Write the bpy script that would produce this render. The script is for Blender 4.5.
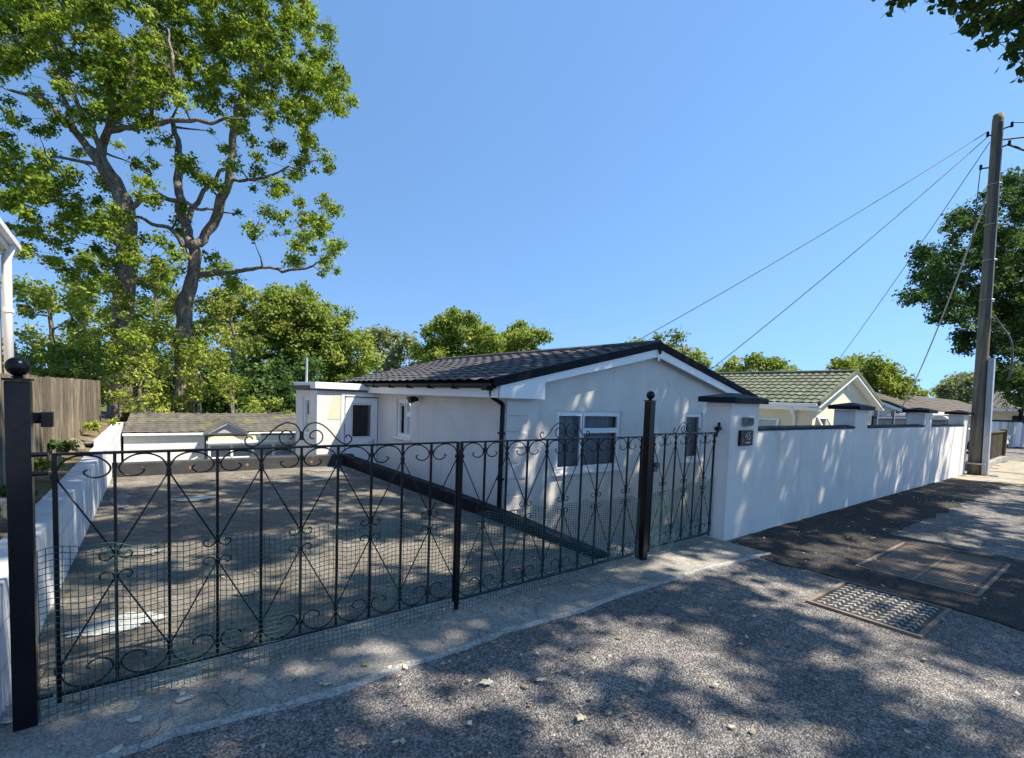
import bpy, math, random
import numpy as np
from mathutils import Vector, Matrix, noise
for o in list(bpy.data.objects): bpy.data.objects.remove(o)
SC = bpy.context.scene
COL = SC.collection
rad = math.radians
random.seed(7)
RNG = np.random.default_rng(7)

# ------------------------------------------------------------------ camera
CAM_H = 1.55
def cam_axes(yaw, p, r):
    f = Vector((math.sin(yaw)*math.cos(p), math.cos(yaw)*math.cos(p), -math.sin(p)))
    rt = Vector((math.cos(yaw), -math.sin(yaw), 0)); up = rt.cross(f)
    return rt*math.cos(r)+up*math.sin(r), -rt*math.sin(r)+up*math.cos(r), f
RT, UP, FW = cam_axes(rad(38.025), rad(3.57), rad(2.105))
cd = bpy.data.cameras.new('camera'); cam = bpy.data.objects.new('camera', cd); COL.objects.link(cam)
cd.sensor_fit = 'HORIZONTAL'; cd.sensor_width = 36; cd.lens = 500/1024*36
cd.shift_y = (429.24-379)/1024
cd.clip_start = 0.05; cd.clip_end = 2000
M = Matrix(((RT.x, UP.x, -FW.x, 0), (RT.y, UP.y, -FW.y, 0), (RT.z, UP.z, -FW.z, CAM_H), (0, 0, 0, 1)))
cam.matrix_world = M
SC.camera = cam
# ------------------------------------------------------------------ sky, sun, exposure
SUN = Vector((0.46, -0.50, 1.0)).normalized()          # towards the sun
w = bpy.data.worlds.new('World'); SC.world = w; w.use_nodes = True
nt = w.node_tree; nt.nodes.clear()
sky = nt.nodes.new('ShaderNodeTexSky'); sky.sky_type = 'NISHITA'; sky.sun_disc = False
sky.sun_elevation = math.asin(SUN.z); sky.sun_rotation = math.atan2(SUN.x, SUN.y)
sky.air_density = 1.0; sky.dust_density = 0.0; sky.ozone_density = 2.4; sky.altitude = 300
tcw = nt.nodes.new('ShaderNodeTexCoord'); vad = nt.nodes.new('ShaderNodeVectorMath'); vad.operation = 'ADD'; vad.inputs[1].default_value = (0, 0, 0.3)
nt.links.new(tcw.outputs['Generated'], vad.inputs[0]); nt.links.new(vad.outputs[0], sky.inputs[0])
hs = nt.nodes.new('ShaderNodeHueSaturation'); hs.inputs['Saturation'].default_value = 1.07; hs.inputs['Hue'].default_value = 0.4955
bg = nt.nodes.new('ShaderNodeBackground'); bg.inputs[1].default_value = 0.087
wo = nt.nodes.new('ShaderNodeOutputWorld')
nt.links.new(sky.outputs[0], hs.inputs['Color']); nt.links.new(hs.outputs[0], bg.inputs[0]); nt.links.new(bg.outputs[0], wo.inputs[0])
sd = bpy.data.lights.new('sun', 'SUN'); sd.energy = 3.0; sd.angle = rad(0.53); sd.color = (1.0, 0.91, 0.77)
so = bpy.data.objects.new('sun', sd); COL.objects.link(so)
so.rotation_euler = (-SUN).to_track_quat('-Z', 'Y').to_euler()
so.location = (5, -5, 30)
SC.view_settings.view_transform = 'Standard'; SC.view_settings.look = 'None'
SC.view_settings.exposure = 1.8; SC.view_settings.gamma = 1
SC.cycles.max_bounces = 8; SC.cycles.transparent_max_bounces = 16

# ------------------------------------------------------------------ materials
def new_mat(name):
    m = bpy.data.materials.new(name); m.use_nodes = True
    n = m.node_tree; b = n.nodes['Principled BSDF']
    return m, n, b
def L(n, a, b): n.links.new(a, b)
def ramp(n, fac, stops):
    r = n.nodes.new('ShaderNodeValToRGB'); e = r.color_ramp.elements
    e[0].position, e[0].color = stops[0][0], (*stops[0][1], 1)
    e[1].position, e[1].color = stops[-1][0], (*stops[-1][1], 1)
    for p, c in stops[1:-1]:
        x = e.new(p); x.color = (*c, 1)
    L(n, fac, r.inputs[0]); return r.outputs[0]
def tex(n, kind, scale, vec=None, **kw):
    t = n.nodes.new('ShaderNodeTex'+kind); t.inputs['Scale'].default_value = scale
    for k, v in kw.items():
        if k in t.inputs: t.inputs[k].default_value = v
        else: setattr(t, k, v)
    if vec is not None: L(n, vec, t.inputs['Vector'])
    return t
def coord(n, scale=(1, 1, 1)):
    c = n.nodes.new('ShaderNodeTexCoord'); m = n.nodes.new('ShaderNodeMapping')
    m.inputs['Scale'].default_value = scale; L(n, c.outputs['Object'], m.inputs[0]); return m.outputs[0]
def mixc(n, fac, a, b, mode='MIX'):
    m = n.nodes.new('ShaderNodeMix'); m.data_type = 'RGBA'; m.blend_type = mode
    if isinstance(fac, (int, float)): m.inputs[0].default_value = fac
    else: L(n, fac, m.inputs[0])
    for i, v in ((6, a), (7, b)):
        if isinstance(v, tuple): m.inputs[i].default_value = (*v, 1)
        else: L(n, v, m.inputs[i])
    return m.outputs[2]
def bump(n, b, h, strength, dist=0.01):
    bp = n.nodes.new('ShaderNodeBump'); bp.inputs['Strength'].default_value = strength
    bp.inputs['Distance'].default_value = dist
    L(n, h, bp.inputs['Height']); L(n, bp.outputs[0], b.inputs['Normal'])
def streaks(m, col, amount):
    n = m.node_tree; b = n.nodes['Principled BSDF']; l = b.inputs['Base Color'].links[0]; src = l.from_socket
    v = coord(n, (5, 5, 0.35)); t = tex(n, 'Noise', 2.2, v, Detail=9.0, Roughness=0.7)
    v2 = coord(n, (1, 1, 1)); t2 = tex(n, 'Noise', 0.8, v2, Detail=4.0)
    f1 = ramp(n, t.outputs[0], [(0.52, (0, 0, 0)), (0.72, (amount,)*3)]); f2 = ramp(n, t2.outputs[0], [(0.4, (0.15,)*3), (0.65, (1, 1, 1))])
    f = mixc(n, 1.0, f1, f2, 'MULTIPLY'); L(n, mixc(n, f, src, col), b.inputs['Base Color'])
    v3 = coord(n, (1, 1, 1)); cr = tex(n, 'Noise', 3.5, v3, Detail=3.0)
    bp = n.nodes.new('ShaderNodeBump'); bp.inputs['Strength'].default_value = 0.35; bp.inputs['Distance'].default_value = 0.02; L(n, cr.outputs[0], bp.inputs['Height'])
    old = b.inputs['Normal'].links[0].from_socket; L(n, old, bp.inputs['Normal']); L(n, bp.outputs[0], b.inputs['Normal'])
def surf(name, c1, c2, scale=4, rough=0.7, bumps=(60, 0.3, 0.004), stretch=(1, 1, 1), stain=None, spec=0.3, metal=0):
    """two-tone noisy surface with fine bump, optional stain colour in large patches"""
    m, n, b = new_mat(name); v = coord(n, stretch)
    t = tex(n, 'Noise', scale, v, Detail=8.0, Roughness=0.6)
    c = ramp(n, t.outputs[0], [(0.3, c1), (0.7, c2)])
    if stain:
        t2 = tex(n, 'Noise', stain[1], v, Detail=6.0, Roughness=0.7)
        f = ramp(n, t2.outputs[0], [(stain[2], (0, 0, 0)), (stain[2]+0.14, (1, 1, 1))])
        c = mixc(n, f, c, stain[0])
    L(n, c, b.inputs['Base Color'])
    b.inputs['Roughness'].default_value = rough; b.inputs['Specular IOR Level'].default_value = spec
    b.inputs['Metallic'].default_value = metal
    if bumps:
        t3 = tex(n, 'Noise', bumps[0], v, Detail=5.0); bump(n, b, t3.outputs[0], bumps[1], bumps[2])
    return m
MT = {}
MT['render'] = surf('white_render', (0.66, 0.62, 0.57), (0.75, 0.71, 0.66), 2.2, 0.85, (140, 0.5, 0.006), stain=((0.58, 0.54, 0.48), 1.3, 0.58))
MT['render_warm'] = surf('warm_render', (0.66, 0.64, 0.61), (0.75, 0.73, 0.7), 2.5, 0.9, (220, 0.5, 0.005))
streaks(MT['render'], (0.42, 0.4, 0.36), 0.55); streaks(MT['render_warm'], (0.45, 0.42, 0.37), 0.5)
MT['stone'] = surf('painted_quoin', (0.64, 0.65, 0.65), (0.73, 0.73, 0.73), 6, 0.8, (35, 0.5, 0.012))
MT['upvc'] = surf('upvc_white', (0.82, 0.82, 0.81), (0.86, 0.86, 0.85), 3, 0.3, None, spec=0.5)
MT['black'] = surf('black_gloss_metal', (0.003, 0.003, 0.005), (0.006, 0.006, 0.009), 30, 0.3, (90, 0.15, 0.002), spec=0.28)
MT['blackpaint'] = surf('black_masonry_paint', (0.008, 0.010, 0.016), (0.018, 0.021, 0.03), 5, 0.6, (120, 0.4, 0.004), stain=((0.035, 0.037, 0.042), 3, 0.7), spec=0.08)
MT['kerbpaint_sunlit'] = surf('sunlit_black_masonry_paint', (0.03, 0.032, 0.036), (0.06, 0.06, 0.062), 3, 0.8, (90, 0.4, 0.006), stain=((0.11, 0.1, 0.09), 2.5, 0.62))  # same black paint, greyed to carry the sunlight on the far wall
MT['plastic'] = surf('black_plastic', (0.006, 0.006, 0.008), (0.012, 0.012, 0.014), 20, 0.4, None, spec=0.2)
MT['netting'] = surf('green_plastic_netting', (0.014, 0.062, 0.058), (0.036, 0.105, 0.1), 30, 0.5, None)
MT['steel'] = surf('galvanised_steel', (0.32, 0.34, 0.36), (0.5, 0.52, 0.54), 9, 0.45, (60, 0.2, 0.002), stretch=(1, 1, 0.2), metal=0.6)
MT['creamwall'] = surf('cream_render', (0.66, 0.6, 0.43), (0.72, 0.66, 0.5), 2, 0.9, (120, 0.2, 0.004))
MT['beige'] = surf('beige_cladding', (0.5, 0.42, 0.32), (0.56, 0.48, 0.38), 3, 0.8, None)
MT['yellow'] = surf('yellow_panel', (0.7, 0.62, 0.4), (0.75, 0.68, 0.47), 3, 0.6, None)
MT['soil'] = surf('bed_soil', (0.09, 0.065, 0.04), (0.26, 0.2, 0.12), 5, 0.95, (40, 1.0, 0.03), stain=((0.08, 0.11, 0.03), 2.5, 0.55))
MT['grass'] = surf('rough_grass', (0.04, 0.07, 0.015), (0.09, 0.12, 0.03), 1.2, 0.95, (20, 1.0, 0.05), stain=((0.2, 0.16, 0.08), 0.6, 0.6))
MT['rock'] = surf('brown_rock', (0.12, 0.1, 0.08), (0.25, 0.21, 0.16), 8, 0.9, (30, 0.8, 0.02))
MT['greystone'] = surf('weathered_grey_stone', (0.16, 0.17, 0.16), (0.28, 0.28, 0.26), 12, 0.9, (60, 0.5, 0.01))
MT['orange'] = surf('rust_spot', (0.22, 0.11, 0.05), (0.36, 0.2, 0.1), 20, 0.9, None)
MT['bark'] = surf('grey_brown_bark', (0.08, 0.065, 0.048), (0.34, 0.28, 0.22), 11, 0.95, (22, 1.0, 0.12), stretch=(1, 1, 0.25))
MT['curtain'] = surf('grey_curtain', (0.3, 0.33, 0.38), (0.5, 0.53, 0.58), 5, 0.9, None, stretch=(6, 6, 0.2))
MT['dark'] = surf('dark_interior', (0.02, 0.02, 0.022), (0.035, 0.035, 0.035), 3, 0.9, None)
MT['wire'] = surf('black_cable', (0.02, 0.02, 0.025), (0.03, 0.03, 0.035), 9, 0.6, None)
MT['wirepale'] = surf('pale_cable', (0.3, 0.3, 0.3), (0.42, 0.42, 0.42), 9, 0.6, None)
MT['bluegrey'] = surf('blue_grey_paint', (0.1, 0.13, 0.17), (0.15, 0.18, 0.22), 5, 0.6, None)
MT['teal'] = surf('teal_panel', (0.02, 0.07, 0.08), (0.05, 0.12, 0.12), 8, 0.6, None)
MT['carpaint'] = surf('white_car_paint', (0.7, 0.72, 0.75), (0.74, 0.75, 0.78), 2, 0.18, None, spec=0.6)
MT['rubber'] = surf('tyre_rubber', (0.02, 0.02, 0.02), (0.03, 0.03, 0.03), 9, 0.85, None)
MT['red'] = surf('red_lens', (0.4, 0.02, 0.02), (0.5, 0.03, 0.03), 9, 0.3, None)
MT['lead'] = surf('grey_fascia', (0.07, 0.075, 0.08), (0.11, 0.11, 0.115), 5, 0.5, None)
MT['verge'] = surf('black_verge', (0.010, 0.012, 0.018), (0.018, 0.02, 0.028), 6, 0.75, (60, 0.2, 0.003), spec=0.12)

def mat_asphalt(name, base, lo, hi, chip_scale, patch):
    m, n, b = new_mat(name); v = coord(n)
    vo = tex(n, 'Voronoi', chip_scale, v); vo.feature = 'F1'
    vo2 = tex(n, 'Voronoi', chip_scale*2.1, v)
    c = ramp(n, vo.outputs['Color'], [(0.15, lo), (0.55, base), (0.9, hi)])
    c2 = ramp(n, vo2.outputs['Color'], [(0.2, lo), (0.85, hi)])
    c = mixc(n, 0.4, c, c2)
    e = ramp(n, vo.outputs['Distance'], [(0.25, (1, 1, 1)), (0.75, (0.35, 0.35, 0.37))])
    c = mixc(n, 1.0, c, e, 'MULTIPLY')
    t4 = tex(n, 'Noise', 16, v, Detail=5.0, Roughness=0.7)
    c = mixc(n, 1.0, c, ramp(n, t4.outputs[0], [(0.35, (0.62, 0.62, 0.63)), (0.52, (1, 1, 1)), (0.7, (1.4, 1.38, 1.35))]), 'MULTIPLY')
    t = tex(n, 'Noise', 0.9, v, Detail=9.0, Roughness=0.65)
    f = ramp(n, t.outputs[0], [(0.35, (0.72, 0.72, 0.74)), (0.7, patch)])
    c = mixc(n, 1.0, c, f, 'MULTIPLY')
    vs = coord(n, (0.16, 1.0, 1)); ts = tex(n, 'Noise', 1.6, vs, Detail=6.0, Roughness=0.6)
    c = mixc(n, 1.0, c, ramp(n, ts.outputs[0], [(0.38, (0.78, 0.78, 0.79)), (0.6, (1.12, 1.11, 1.1))]), 'MULTIPLY')
    ck = tex(n, 'Voronoi', 0.55, v); ck.feature = 'DISTANCE_TO_EDGE'; wn = tex(n, 'Noise', 2.2, v, Detail=8.0, Roughness=0.7)
    s1 = n.nodes.new('ShaderNodeVectorMath'); s1.operation = 'SCALE'; s1.inputs['Scale'].default_value = 0.9; L(n, wn.outputs['Color'], s1.inputs[0])
    s2 = n.nodes.new('ShaderNodeVectorMath'); s2.operation = 'ADD'; L(n, v, s2.inputs[0]); L(n, s1.outputs[0], s2.inputs[1]); L(n, s2.outputs[0], ck.inputs['Vector'])
    c = mixc(n, 1.0, c, ramp(n, ck.outputs['Distance'], [(0.0, (0.5, 0.49, 0.48)), (0.007, (1, 1, 1))]), 'MULTIPLY')
    L(n, c, b.inputs['Base Color']); b.inputs['Roughness'].default_value = 0.85
    b.inputs['Specular IOR Level'].default_value = 0.25
    a = n.nodes.new('ShaderNodeMath'); a.operation = 'MULTIPLY'; a.inputs[1].default_value = -1
    L(n, vo.outputs['Distance'], a.inputs[0])
    bump(n, b, a.outputs[0], 0.9, 0.012)
    return m
MT['road'] = mat_asphalt('coarse_asphalt', (0.32, 0.305, 0.285), (0.13, 0.124, 0.116), (0.58, 0.555, 0.52), 95, (1.25, 1.22, 1.18))
MT['tarmac'] = mat_asphalt('dark_tarmac', (0.06, 0.056, 0.052), (0.025, 0.024, 0.022), (0.17, 0.16, 0.15), 100, (1.3, 1.25, 1.2))
def mat_concrete(name, c1, c2, c3, st=0.6):
    m, n, b = new_mat(name); v = coord(n)
    t = tex(n, 'Noise', 1.6, v, Detail=12.0, Roughness=0.72, Distortion=0.6)
    c = ramp(n, t.outputs[0], [(0.3, c1), (0.55, c2), (0.75, c3)])
    g = tex(n, 'Noise', 95, v, Detail=3.0)
    gg = ramp(n, g.outputs[0], [(0.35, (0.6, 0.6, 0.6)), (0.62, (1.2, 1.2, 1.2))])
    c = mixc(n, 1.0, c, gg, 'MULTIPLY')
    t2 = tex(n, 'Noise', 7, v, Detail=10.0, Roughness=0.8)
    f = ramp(n, t2.outputs[0], [(st, (0, 0, 0)), (st+0.08, (1, 1, 1))])
    c = mixc(n, f, c, tuple(x*0.45 for x in c2))
    t3 = tex(n, 'Noise', 22, v, Detail=9.0, Roughness=0.75, Distortion=1.2)
    c = mixc(n, 1.0, c, ramp(n, t3.outputs[0], [(0.3, (0.6, 0.6, 0.6)), (0.5, (1, 1, 1)), (0.72, (1.35, 1.33, 1.3))]), 'MULTIPLY')
    cr = tex(n, 'Voronoi', 1.1, v); cr.feature = 'DISTANCE_TO_EDGE'
    wp = n.nodes.new('ShaderNodeVectorMath'); wp.operation = 'ADD'; L(n, v, wp.inputs[0])
    wn = tex(n, 'Noise', 3.0, v, Detail=6.0); sc_ = n.nodes.new('ShaderNodeVectorMath'); sc_.operation = 'SCALE'; sc_.inputs['Scale'].default_value = 0.5
    L(n, wn.outputs['Color'], sc_.inputs[0]); L(n, sc_.outputs[0], wp.inputs[1]); L(n, wp.outputs[0], cr.inputs['Vector'])
    c = mixc(n, 1.0, c, ramp(n, cr.outputs['Distance'], [(0.0, (0.45, 0.44, 0.42)), (0.006, (1, 1, 1))]), 'MULTIPLY')
    L(n, c, b.inputs['Base Color']); b.inputs['Roughness'].default_value = 0.9
    b.inputs['Specular IOR Level'].default_value = 0.2
    mh = n.nodes.new('ShaderNodeMath'); mh.operation = 'ADD'; L(n, g.outputs[0], mh.inputs[0]); L(n, t3.outputs[0], mh.inputs[1])
    bump(n, b, mh.outputs[0], 0.8, 0.012)
    return m
MT['concrete'] = mat_concrete('worn_concrete', (0.2, 0.19, 0.17), (0.36, 0.34, 0.305), (0.52, 0.49, 0.44))
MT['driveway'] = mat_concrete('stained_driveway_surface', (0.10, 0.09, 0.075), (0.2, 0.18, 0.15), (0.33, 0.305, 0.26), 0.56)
MT['edging'] = mat_concrete('pale_concrete_edging', (0.34, 0.33, 0.31), (0.46, 0.45, 0.42), (0.55, 0.53, 0.5), 0.64)
MT['sandy'] = mat_concrete('sandy_worn_surface', (0.26, 0.23, 0.18), (0.38, 0.34, 0.27), (0.48, 0.43, 0.35), 0.64)
MT['palepatch'] = mat_concrete('pale_screed', (0.33, 0.35, 0.34), (0.45, 0.47, 0.45), (0.55, 0.57, 0.55), 0.66)
MT['drivepatch'] = mat_concrete('grey_screed_repair', (0.17, 0.165, 0.155), (0.24, 0.235, 0.22), (0.3, 0.29, 0.27), 0.6)
MT['yard'] = mat_concrete('yard_paving', (0.26, 0.25, 0.23), (0.36, 0.35, 0.32), (0.44, 0.42, 0.4))

def mat_tiles(name, c1, c2, c3, moss=None):
    m, n, b = new_mat(name); v = coord(n)
    vo = tex(n, 'Voronoi', 3.2, v)
    t = tex(n, 'Noise', 9, v, Detail=9.0, Roughness=0.7)
    c = ramp(n, t.outputs[0], [(0.3, c1), (0.52, c2), (0.72, c3)])
    g = ramp(n, vo.outputs['Color'], [(0.1, (0.75, 0.75, 0.75)), (0.9, (1.2, 1.2, 1.2))])
    c = mixc(n, 1.0, c, g, 'MULTIPLY')
    if moss:
        t2 = tex(n, 'Noise', 2.2, v, Detail=9.0, Roughness=0.75)
        f = ramp(n, t2.outputs[0], [(0.54, (0, 0, 0)), (0.66, (1, 1, 1))])
        c = mixc(n, f, c, moss)
    L(n, c, b.inputs['Base Color']); b.inputs['Roughness'].default_value = 0.75
    b.inputs['Specular IOR Level'].default_value = 0.3
    bump(n, b, t.outputs[0], 0.4, 0.01)
    return m
MT['tile_grey'] = mat_tiles('charcoal_roof_tiles', (0.035, 0.035, 0.038), (0.07, 0.068, 0.068), (0.14, 0.135, 0.125))
MT['tile_green'] = mat_tiles('green_roof_tiles', (0.07, 0.085, 0.055), (0.12, 0.135, 0.09), (0.19, 0.2, 0.135))
MT['tile_weathered'] = mat_tiles('weathered_grey_tiles', (0.07, 0.065, 0.055), (0.125, 0.115, 0.098), (0.19, 0.175, 0.145), moss=(0.2, 0.19, 0.05))
MT['tile_moss_shade'] = mat_tiles('mossy_shaded_brown_tiles', (0.05, 0.045, 0.04), (0.1, 0.085, 0.07), (0.18, 0.15, 0.125), moss=(0.035, 0.042, 0.02))  # moss tone darkened so the tiles also carry the tree's shade
MT['tile_gable'] = MT['verge']

def mat_wood(name, c1, c2, c3):
    m, n, b = new_mat(name); v = coord(n, (7, 7, 0.7))
    t = tex(n, 'Noise', 3, v, Detail=10.0, Roughness=0.7)
    c = ramp(n, t.outputs[0], [(0.28, c1), (0.5, c2), (0.74, c3)])
    v2 = coord(n, (1, 8.8, 0.05)); t2 = tex(n, 'White' if False else 'Voronoi', 1.0, v2); t2.feature = 'F1'
    c = mixc(n, 1.0, c, ramp(n, t2.outputs['Color'], [(0.1, (0.55, 0.55, 0.56)), (0.9, (1.25, 1.23, 1.2))]), 'MULTIPLY')
    L(n, c, b.inputs['Base Color']); b.inputs['Roughness'].default_value = 0.9
    b.inputs['Specular IOR Level'].default_value = 0.15
    bump(n, b, t.outputs[0], 0.5, 0.01); return m
MT['fencewood'] = mat_wood('weathered_fence_boards', (0.06, 0.05, 0.038), (0.19, 0.16, 0.12), (0.4, 0.34, 0.26))
MT['brownwood'] = mat_wood('brown_stained_boards', (0.05, 0.04, 0.025), (0.09, 0.075, 0.05), (0.14, 0.115, 0.075))
MT['polewood'] = mat_wood('weathered_pole_timber', (0.14, 0.125, 0.09), (0.25, 0.22, 0.17), (0.38, 0.34, 0.27))
MT['whitewood'] = mat_wood('white_painted_boards', (0.5, 0.5, 0.5), (0.62, 0.62, 0.62), (0.7, 0.7, 0.7))

def mat_glass():
    m, n, b = new_mat('window_glass'); n.nodes.remove(b)
    out = [x for x in n.nodes if x.type == 'OUTPUT_MATERIAL'][0]
    g = n.nodes.new('ShaderNodeBsdfGlossy'); g.inputs['Roughness'].default_value = 0.02
    t = n.nodes.new('ShaderNodeBsdfTransparent'); t.inputs[0].default_value = (0.85, 0.88, 0.9, 1)
    f = n.nodes.new('ShaderNodeFresnel'); f.inputs[0].default_value = 1.55
    mx = n.nodes.new('ShaderNodeMixShader')
    L(n, f.outputs[0], mx.inputs[0]); L(n, t.outputs[0], mx.inputs[1]); L(n, g.outputs[0], mx.inputs[2])
    L(n, mx.outputs[0], out.inputs[0]); return m
MT['glass'] = mat_glass()
def mat_leaf(name, dark, mid, light, trans=0.35):
    m, n, b = new_mat(name)
    out = [x for x in n.nodes if x.type == 'OUTPUT_MATERIAL'][0]
    a = n.nodes.new('ShaderNodeAttribute'); a.attribute_name = 'rnd'
    c = ramp(n, a.outputs['Fac'], [(0.0, dark), (0.5, mid), (1.0, light)])
    L(n, c, b.inputs['Base Color']); b.inputs['Roughness'].default_value = 0.65
    b.inputs['Specular IOR Level'].default_value = 0.12
    tr = n.nodes.new('ShaderNodeBsdfTranslucent')
    c2 = mixc(n, 1.0, c, (1.42, 1.5, 0.6), 'MULTIPLY'); L(n, c2, tr.inputs[0])
    mx = n.nodes.new('ShaderNodeMixShader'); mx.inputs[0].default_value = trans
    L(n, b.outputs[0], mx.inputs[1]); L(n, tr.outputs[0], mx.inputs[2]); L(n, mx.outputs[0], out.inputs[0])
    return m
MT['leaf_oak'] = mat_leaf('bright_oak_leaves', (0.05, 0.09, 0.012), (0.175, 0.245, 0.03), (0.37, 0.43, 0.07))
MT['leaf_canopy'] = mat_leaf('translucent_canopy_leaves', (0.08, 0.11, 0.03), (0.2, 0.23, 0.07), (0.34, 0.36, 0.13), 0.55)  # made paler and more translucent to add fill light under the crowns
MT['leaf_olive'] = mat_leaf('olive_leaves', (0.07, 0.085, 0.015), (0.18, 0.19, 0.035), (0.33, 0.29, 0.06))
MT['leaf_yellow'] = mat_leaf('yellow_green_leaves', (0.09, 0.13, 0.02), (0.24, 0.29, 0.05), (0.42, 0.45, 0.12))
MT['leaf_mid'] = mat_leaf('mid_green_leaves', (0.07, 0.11, 0.02), (0.19, 0.245, 0.055), (0.36, 0.39, 0.1))
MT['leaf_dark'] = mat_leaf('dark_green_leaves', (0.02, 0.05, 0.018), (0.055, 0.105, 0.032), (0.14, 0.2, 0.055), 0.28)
MT['leaf_grey'] = mat_leaf('grey_green_leaves', (0.1, 0.13, 0.07), (0.19, 0.22, 0.12), (0.3, 0.33, 0.19))
MT['dead'] = mat_leaf('dry_leaves', (0.16, 0.11, 0.06), (0.42, 0.35, 0.24), (0.7, 0.65, 0.5), 0.1)

# ------------------------------------------------------------------ object helpers
def props(o, label=None, cat=None, group=None, kind=None):
    if label: o['label'] = label
    if cat: o['category'] = cat
    if group: o['group'] = group
    if kind: o['kind'] = kind
    return o
def thing(name, label, cat, loc=(0, 0, 0), rz=0, group=None):
    o = bpy.data.objects.new(name, None); COL.objects.link(o); o.empty_display_size = 0.2
    o.location = loc; o.rotation_euler = (0, 0, rz)
    return props(o, label, cat, group)
class MB:
    """collects geometry for ONE mesh object"""
    def __init__(s): s.v = []; s.f = []
    def add(s, vs, fs):
        k = len(s.v); s.v += [tuple(x) for x in vs]; s.f += [tuple(i+k for i in f) for f in fs]; return s
    def box(s, x0, x1, y0, y1, z0, z1):
        return s.add([(x0, y0, z0), (x1, y0, z0), (x1, y1, z0), (x0, y1, z0), (x0, y0, z1), (x1, y0, z1), (x1, y1, z1), (x0, y1, z1)],
                     [(0, 3, 2, 1), (4, 5, 6, 7), (0, 1, 5, 4), (1, 2, 6, 5), (2, 3, 7, 6), (3, 0, 4, 7)])
    def quad(s, *p): return s.add(p, [tuple(range(len(p)))])
    def prism(s, poly, vec):
        n = len(poly); v = Vector(vec); a = [Vector(p) for p in poly]
        return s.add(a+[p+v for p in a], [tuple(range(n))[::-1], tuple(range(n, 2*n))]+[(i, (i+1) % n, n+(i+1) % n, n+i) for i in range(n)])
    def tube(s, pts, r, n=6, caps=True):
        pts = [Vector(p) for p in pts]; m = len(pts)
        rs = r if isinstance(r, (list, tuple)) else [r]*m
        k = len(s.v); ref = None
        for i, p in enumerate(pts):
            d = (pts[min(i+1, m-1)]-pts[max(i-1, 0)]).normalized()
            if ref is None:
                ref = Vector((0, 0, 1)) if abs(d.z) < 0.9 else Vector((1, 0, 0))
            u = d.cross(ref)
            if u.length < 1e-5: u = d.orthogonal()
            u.normalize(); w_ = u.cross(d); ref = w_
            ref = -u.cross(d) if False else w_
            for j in range(n):
                a = 2*math.pi*j/n
                s.v.append(tuple(p+(u*math.cos(a)+w_*math.sin(a))*rs[i]))
        for i in range(m-1):
            for j in range(n):
                a = k+i*n+j; b = k+i*n+(j+1) % n
                s.f.append((a, a+n, b+n, b))
        if caps:
            s.f.append(tuple(k+j for j in range(n))); s.f.append(tuple(k+(m-1)*n+j for j in range(n))[::-1])
        return s
    def lathe(s, prof, c, n=20, axis='z'):
        k = len(s.v); c = Vector(c)
        for r, z in prof:
            for j in range(n):
                a = 2*math.pi*j/n; x, y = r*math.cos(a), r*math.sin(a)
                p = {'z': (x, y, z), 'y': (x, z, y), 'x': (z, x, y)}[axis]
                s.v.append(tuple(c+Vector(p)))
        for i in range(len(prof)-1):
            for j in range(n):
                a = k+i*n+j; b = k+i*n+(j+1) % n
                s.f.append((a, b, b+n, a+n))
        s.f.append(tuple(k+j for j in range(n))[::-1]); s.f.append(tuple(k+(len(prof)-1)*n+j for j in range(n)))
        return s
    def build(s, name, mat, parent=None, bevel=0, smooth=False, label=None):
        me = bpy.data.meshes.new(name); me.from_pydata(s.v, [], s.f); me.update()
        me.materials.append(mat if not isinstance(mat, str) else MT[mat])
        o = bpy.data.objects.new(name, me); COL.objects.link(o)
        if parent is not None:
            o.parent = parent
            mw = Matrix.LocRotScale(parent.location, parent.rotation_euler, None)
            if parent.parent is not None: mw = Matrix()
            if s.__dict__.get('world', True): me.transform(mw.inverted())
        if smooth: me.polygons.foreach_set('use_smooth', [True]*len(me.polygons))
        if bevel:
            b = o.modifiers.new('bevel', 'BEVEL'); b.width = bevel; b.segments = 2; b.limit_method = 'ANGLE'
        if label: o['label'] = label
        return o
# parts are modelled in world coordinates; build() converts to the frame of the thing's Empty.
# sub-parts are modelled in the frame of the part (world coordinates too, when their part sits at the Empty's origin)
def sub(mb, name, mat, part, **kw):
    """sub-part: child of a part, geometry given in world coordinates"""
    o = mb.build(name, mat, None, **kw); o.parent = part
    root = part.parent
    mw = Matrix.LocRotScale(root.location, root.rotation_euler, None) if root else Matrix()
    o.data.transform(mw.inverted()); return o
def solo(mb, name, mat, label=None, cat=None, group=None, kind=None, **kw):
    return props(mb.build(name, mat, **kw), label, cat, group, kind)
def catmull(pts, k=5):
    P = [Vector(p) for p in pts]; P = [P[0]]+P+[P[-1]]; out = []
    for i in range(1, len(P)-2):
        a, b, c, d = P[i-1:i+3]
        for j in range(k):
            t = j/k
            out.append(0.5*((2*b)+(c-a)*t+(2*a-5*b+4*c-d)*t*t+(3*b-a-3*c+d)*t**3))
    out.append(P[-2]); return out
def ray(px, py):
    d = RT*(px-512)-UP*(py-429.24)+FW*500
    return d/500          # one metre of forward depth
def at(px, py, depth): return Vector((0, 0, CAM_H))+ray(px, py)*depth
def project(p):
    v = Vector(p)-Vector((0, 0, CAM_H)); z = v.dot(FW)
    if z < 0.1: return None
    return 512+500*v.dot(RT)/z, 429.24-500*v.dot(UP)/z
def hgt(x, y, s, a): return a*noise.noise(Vector((x*s, y*s, 0.3)))
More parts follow.
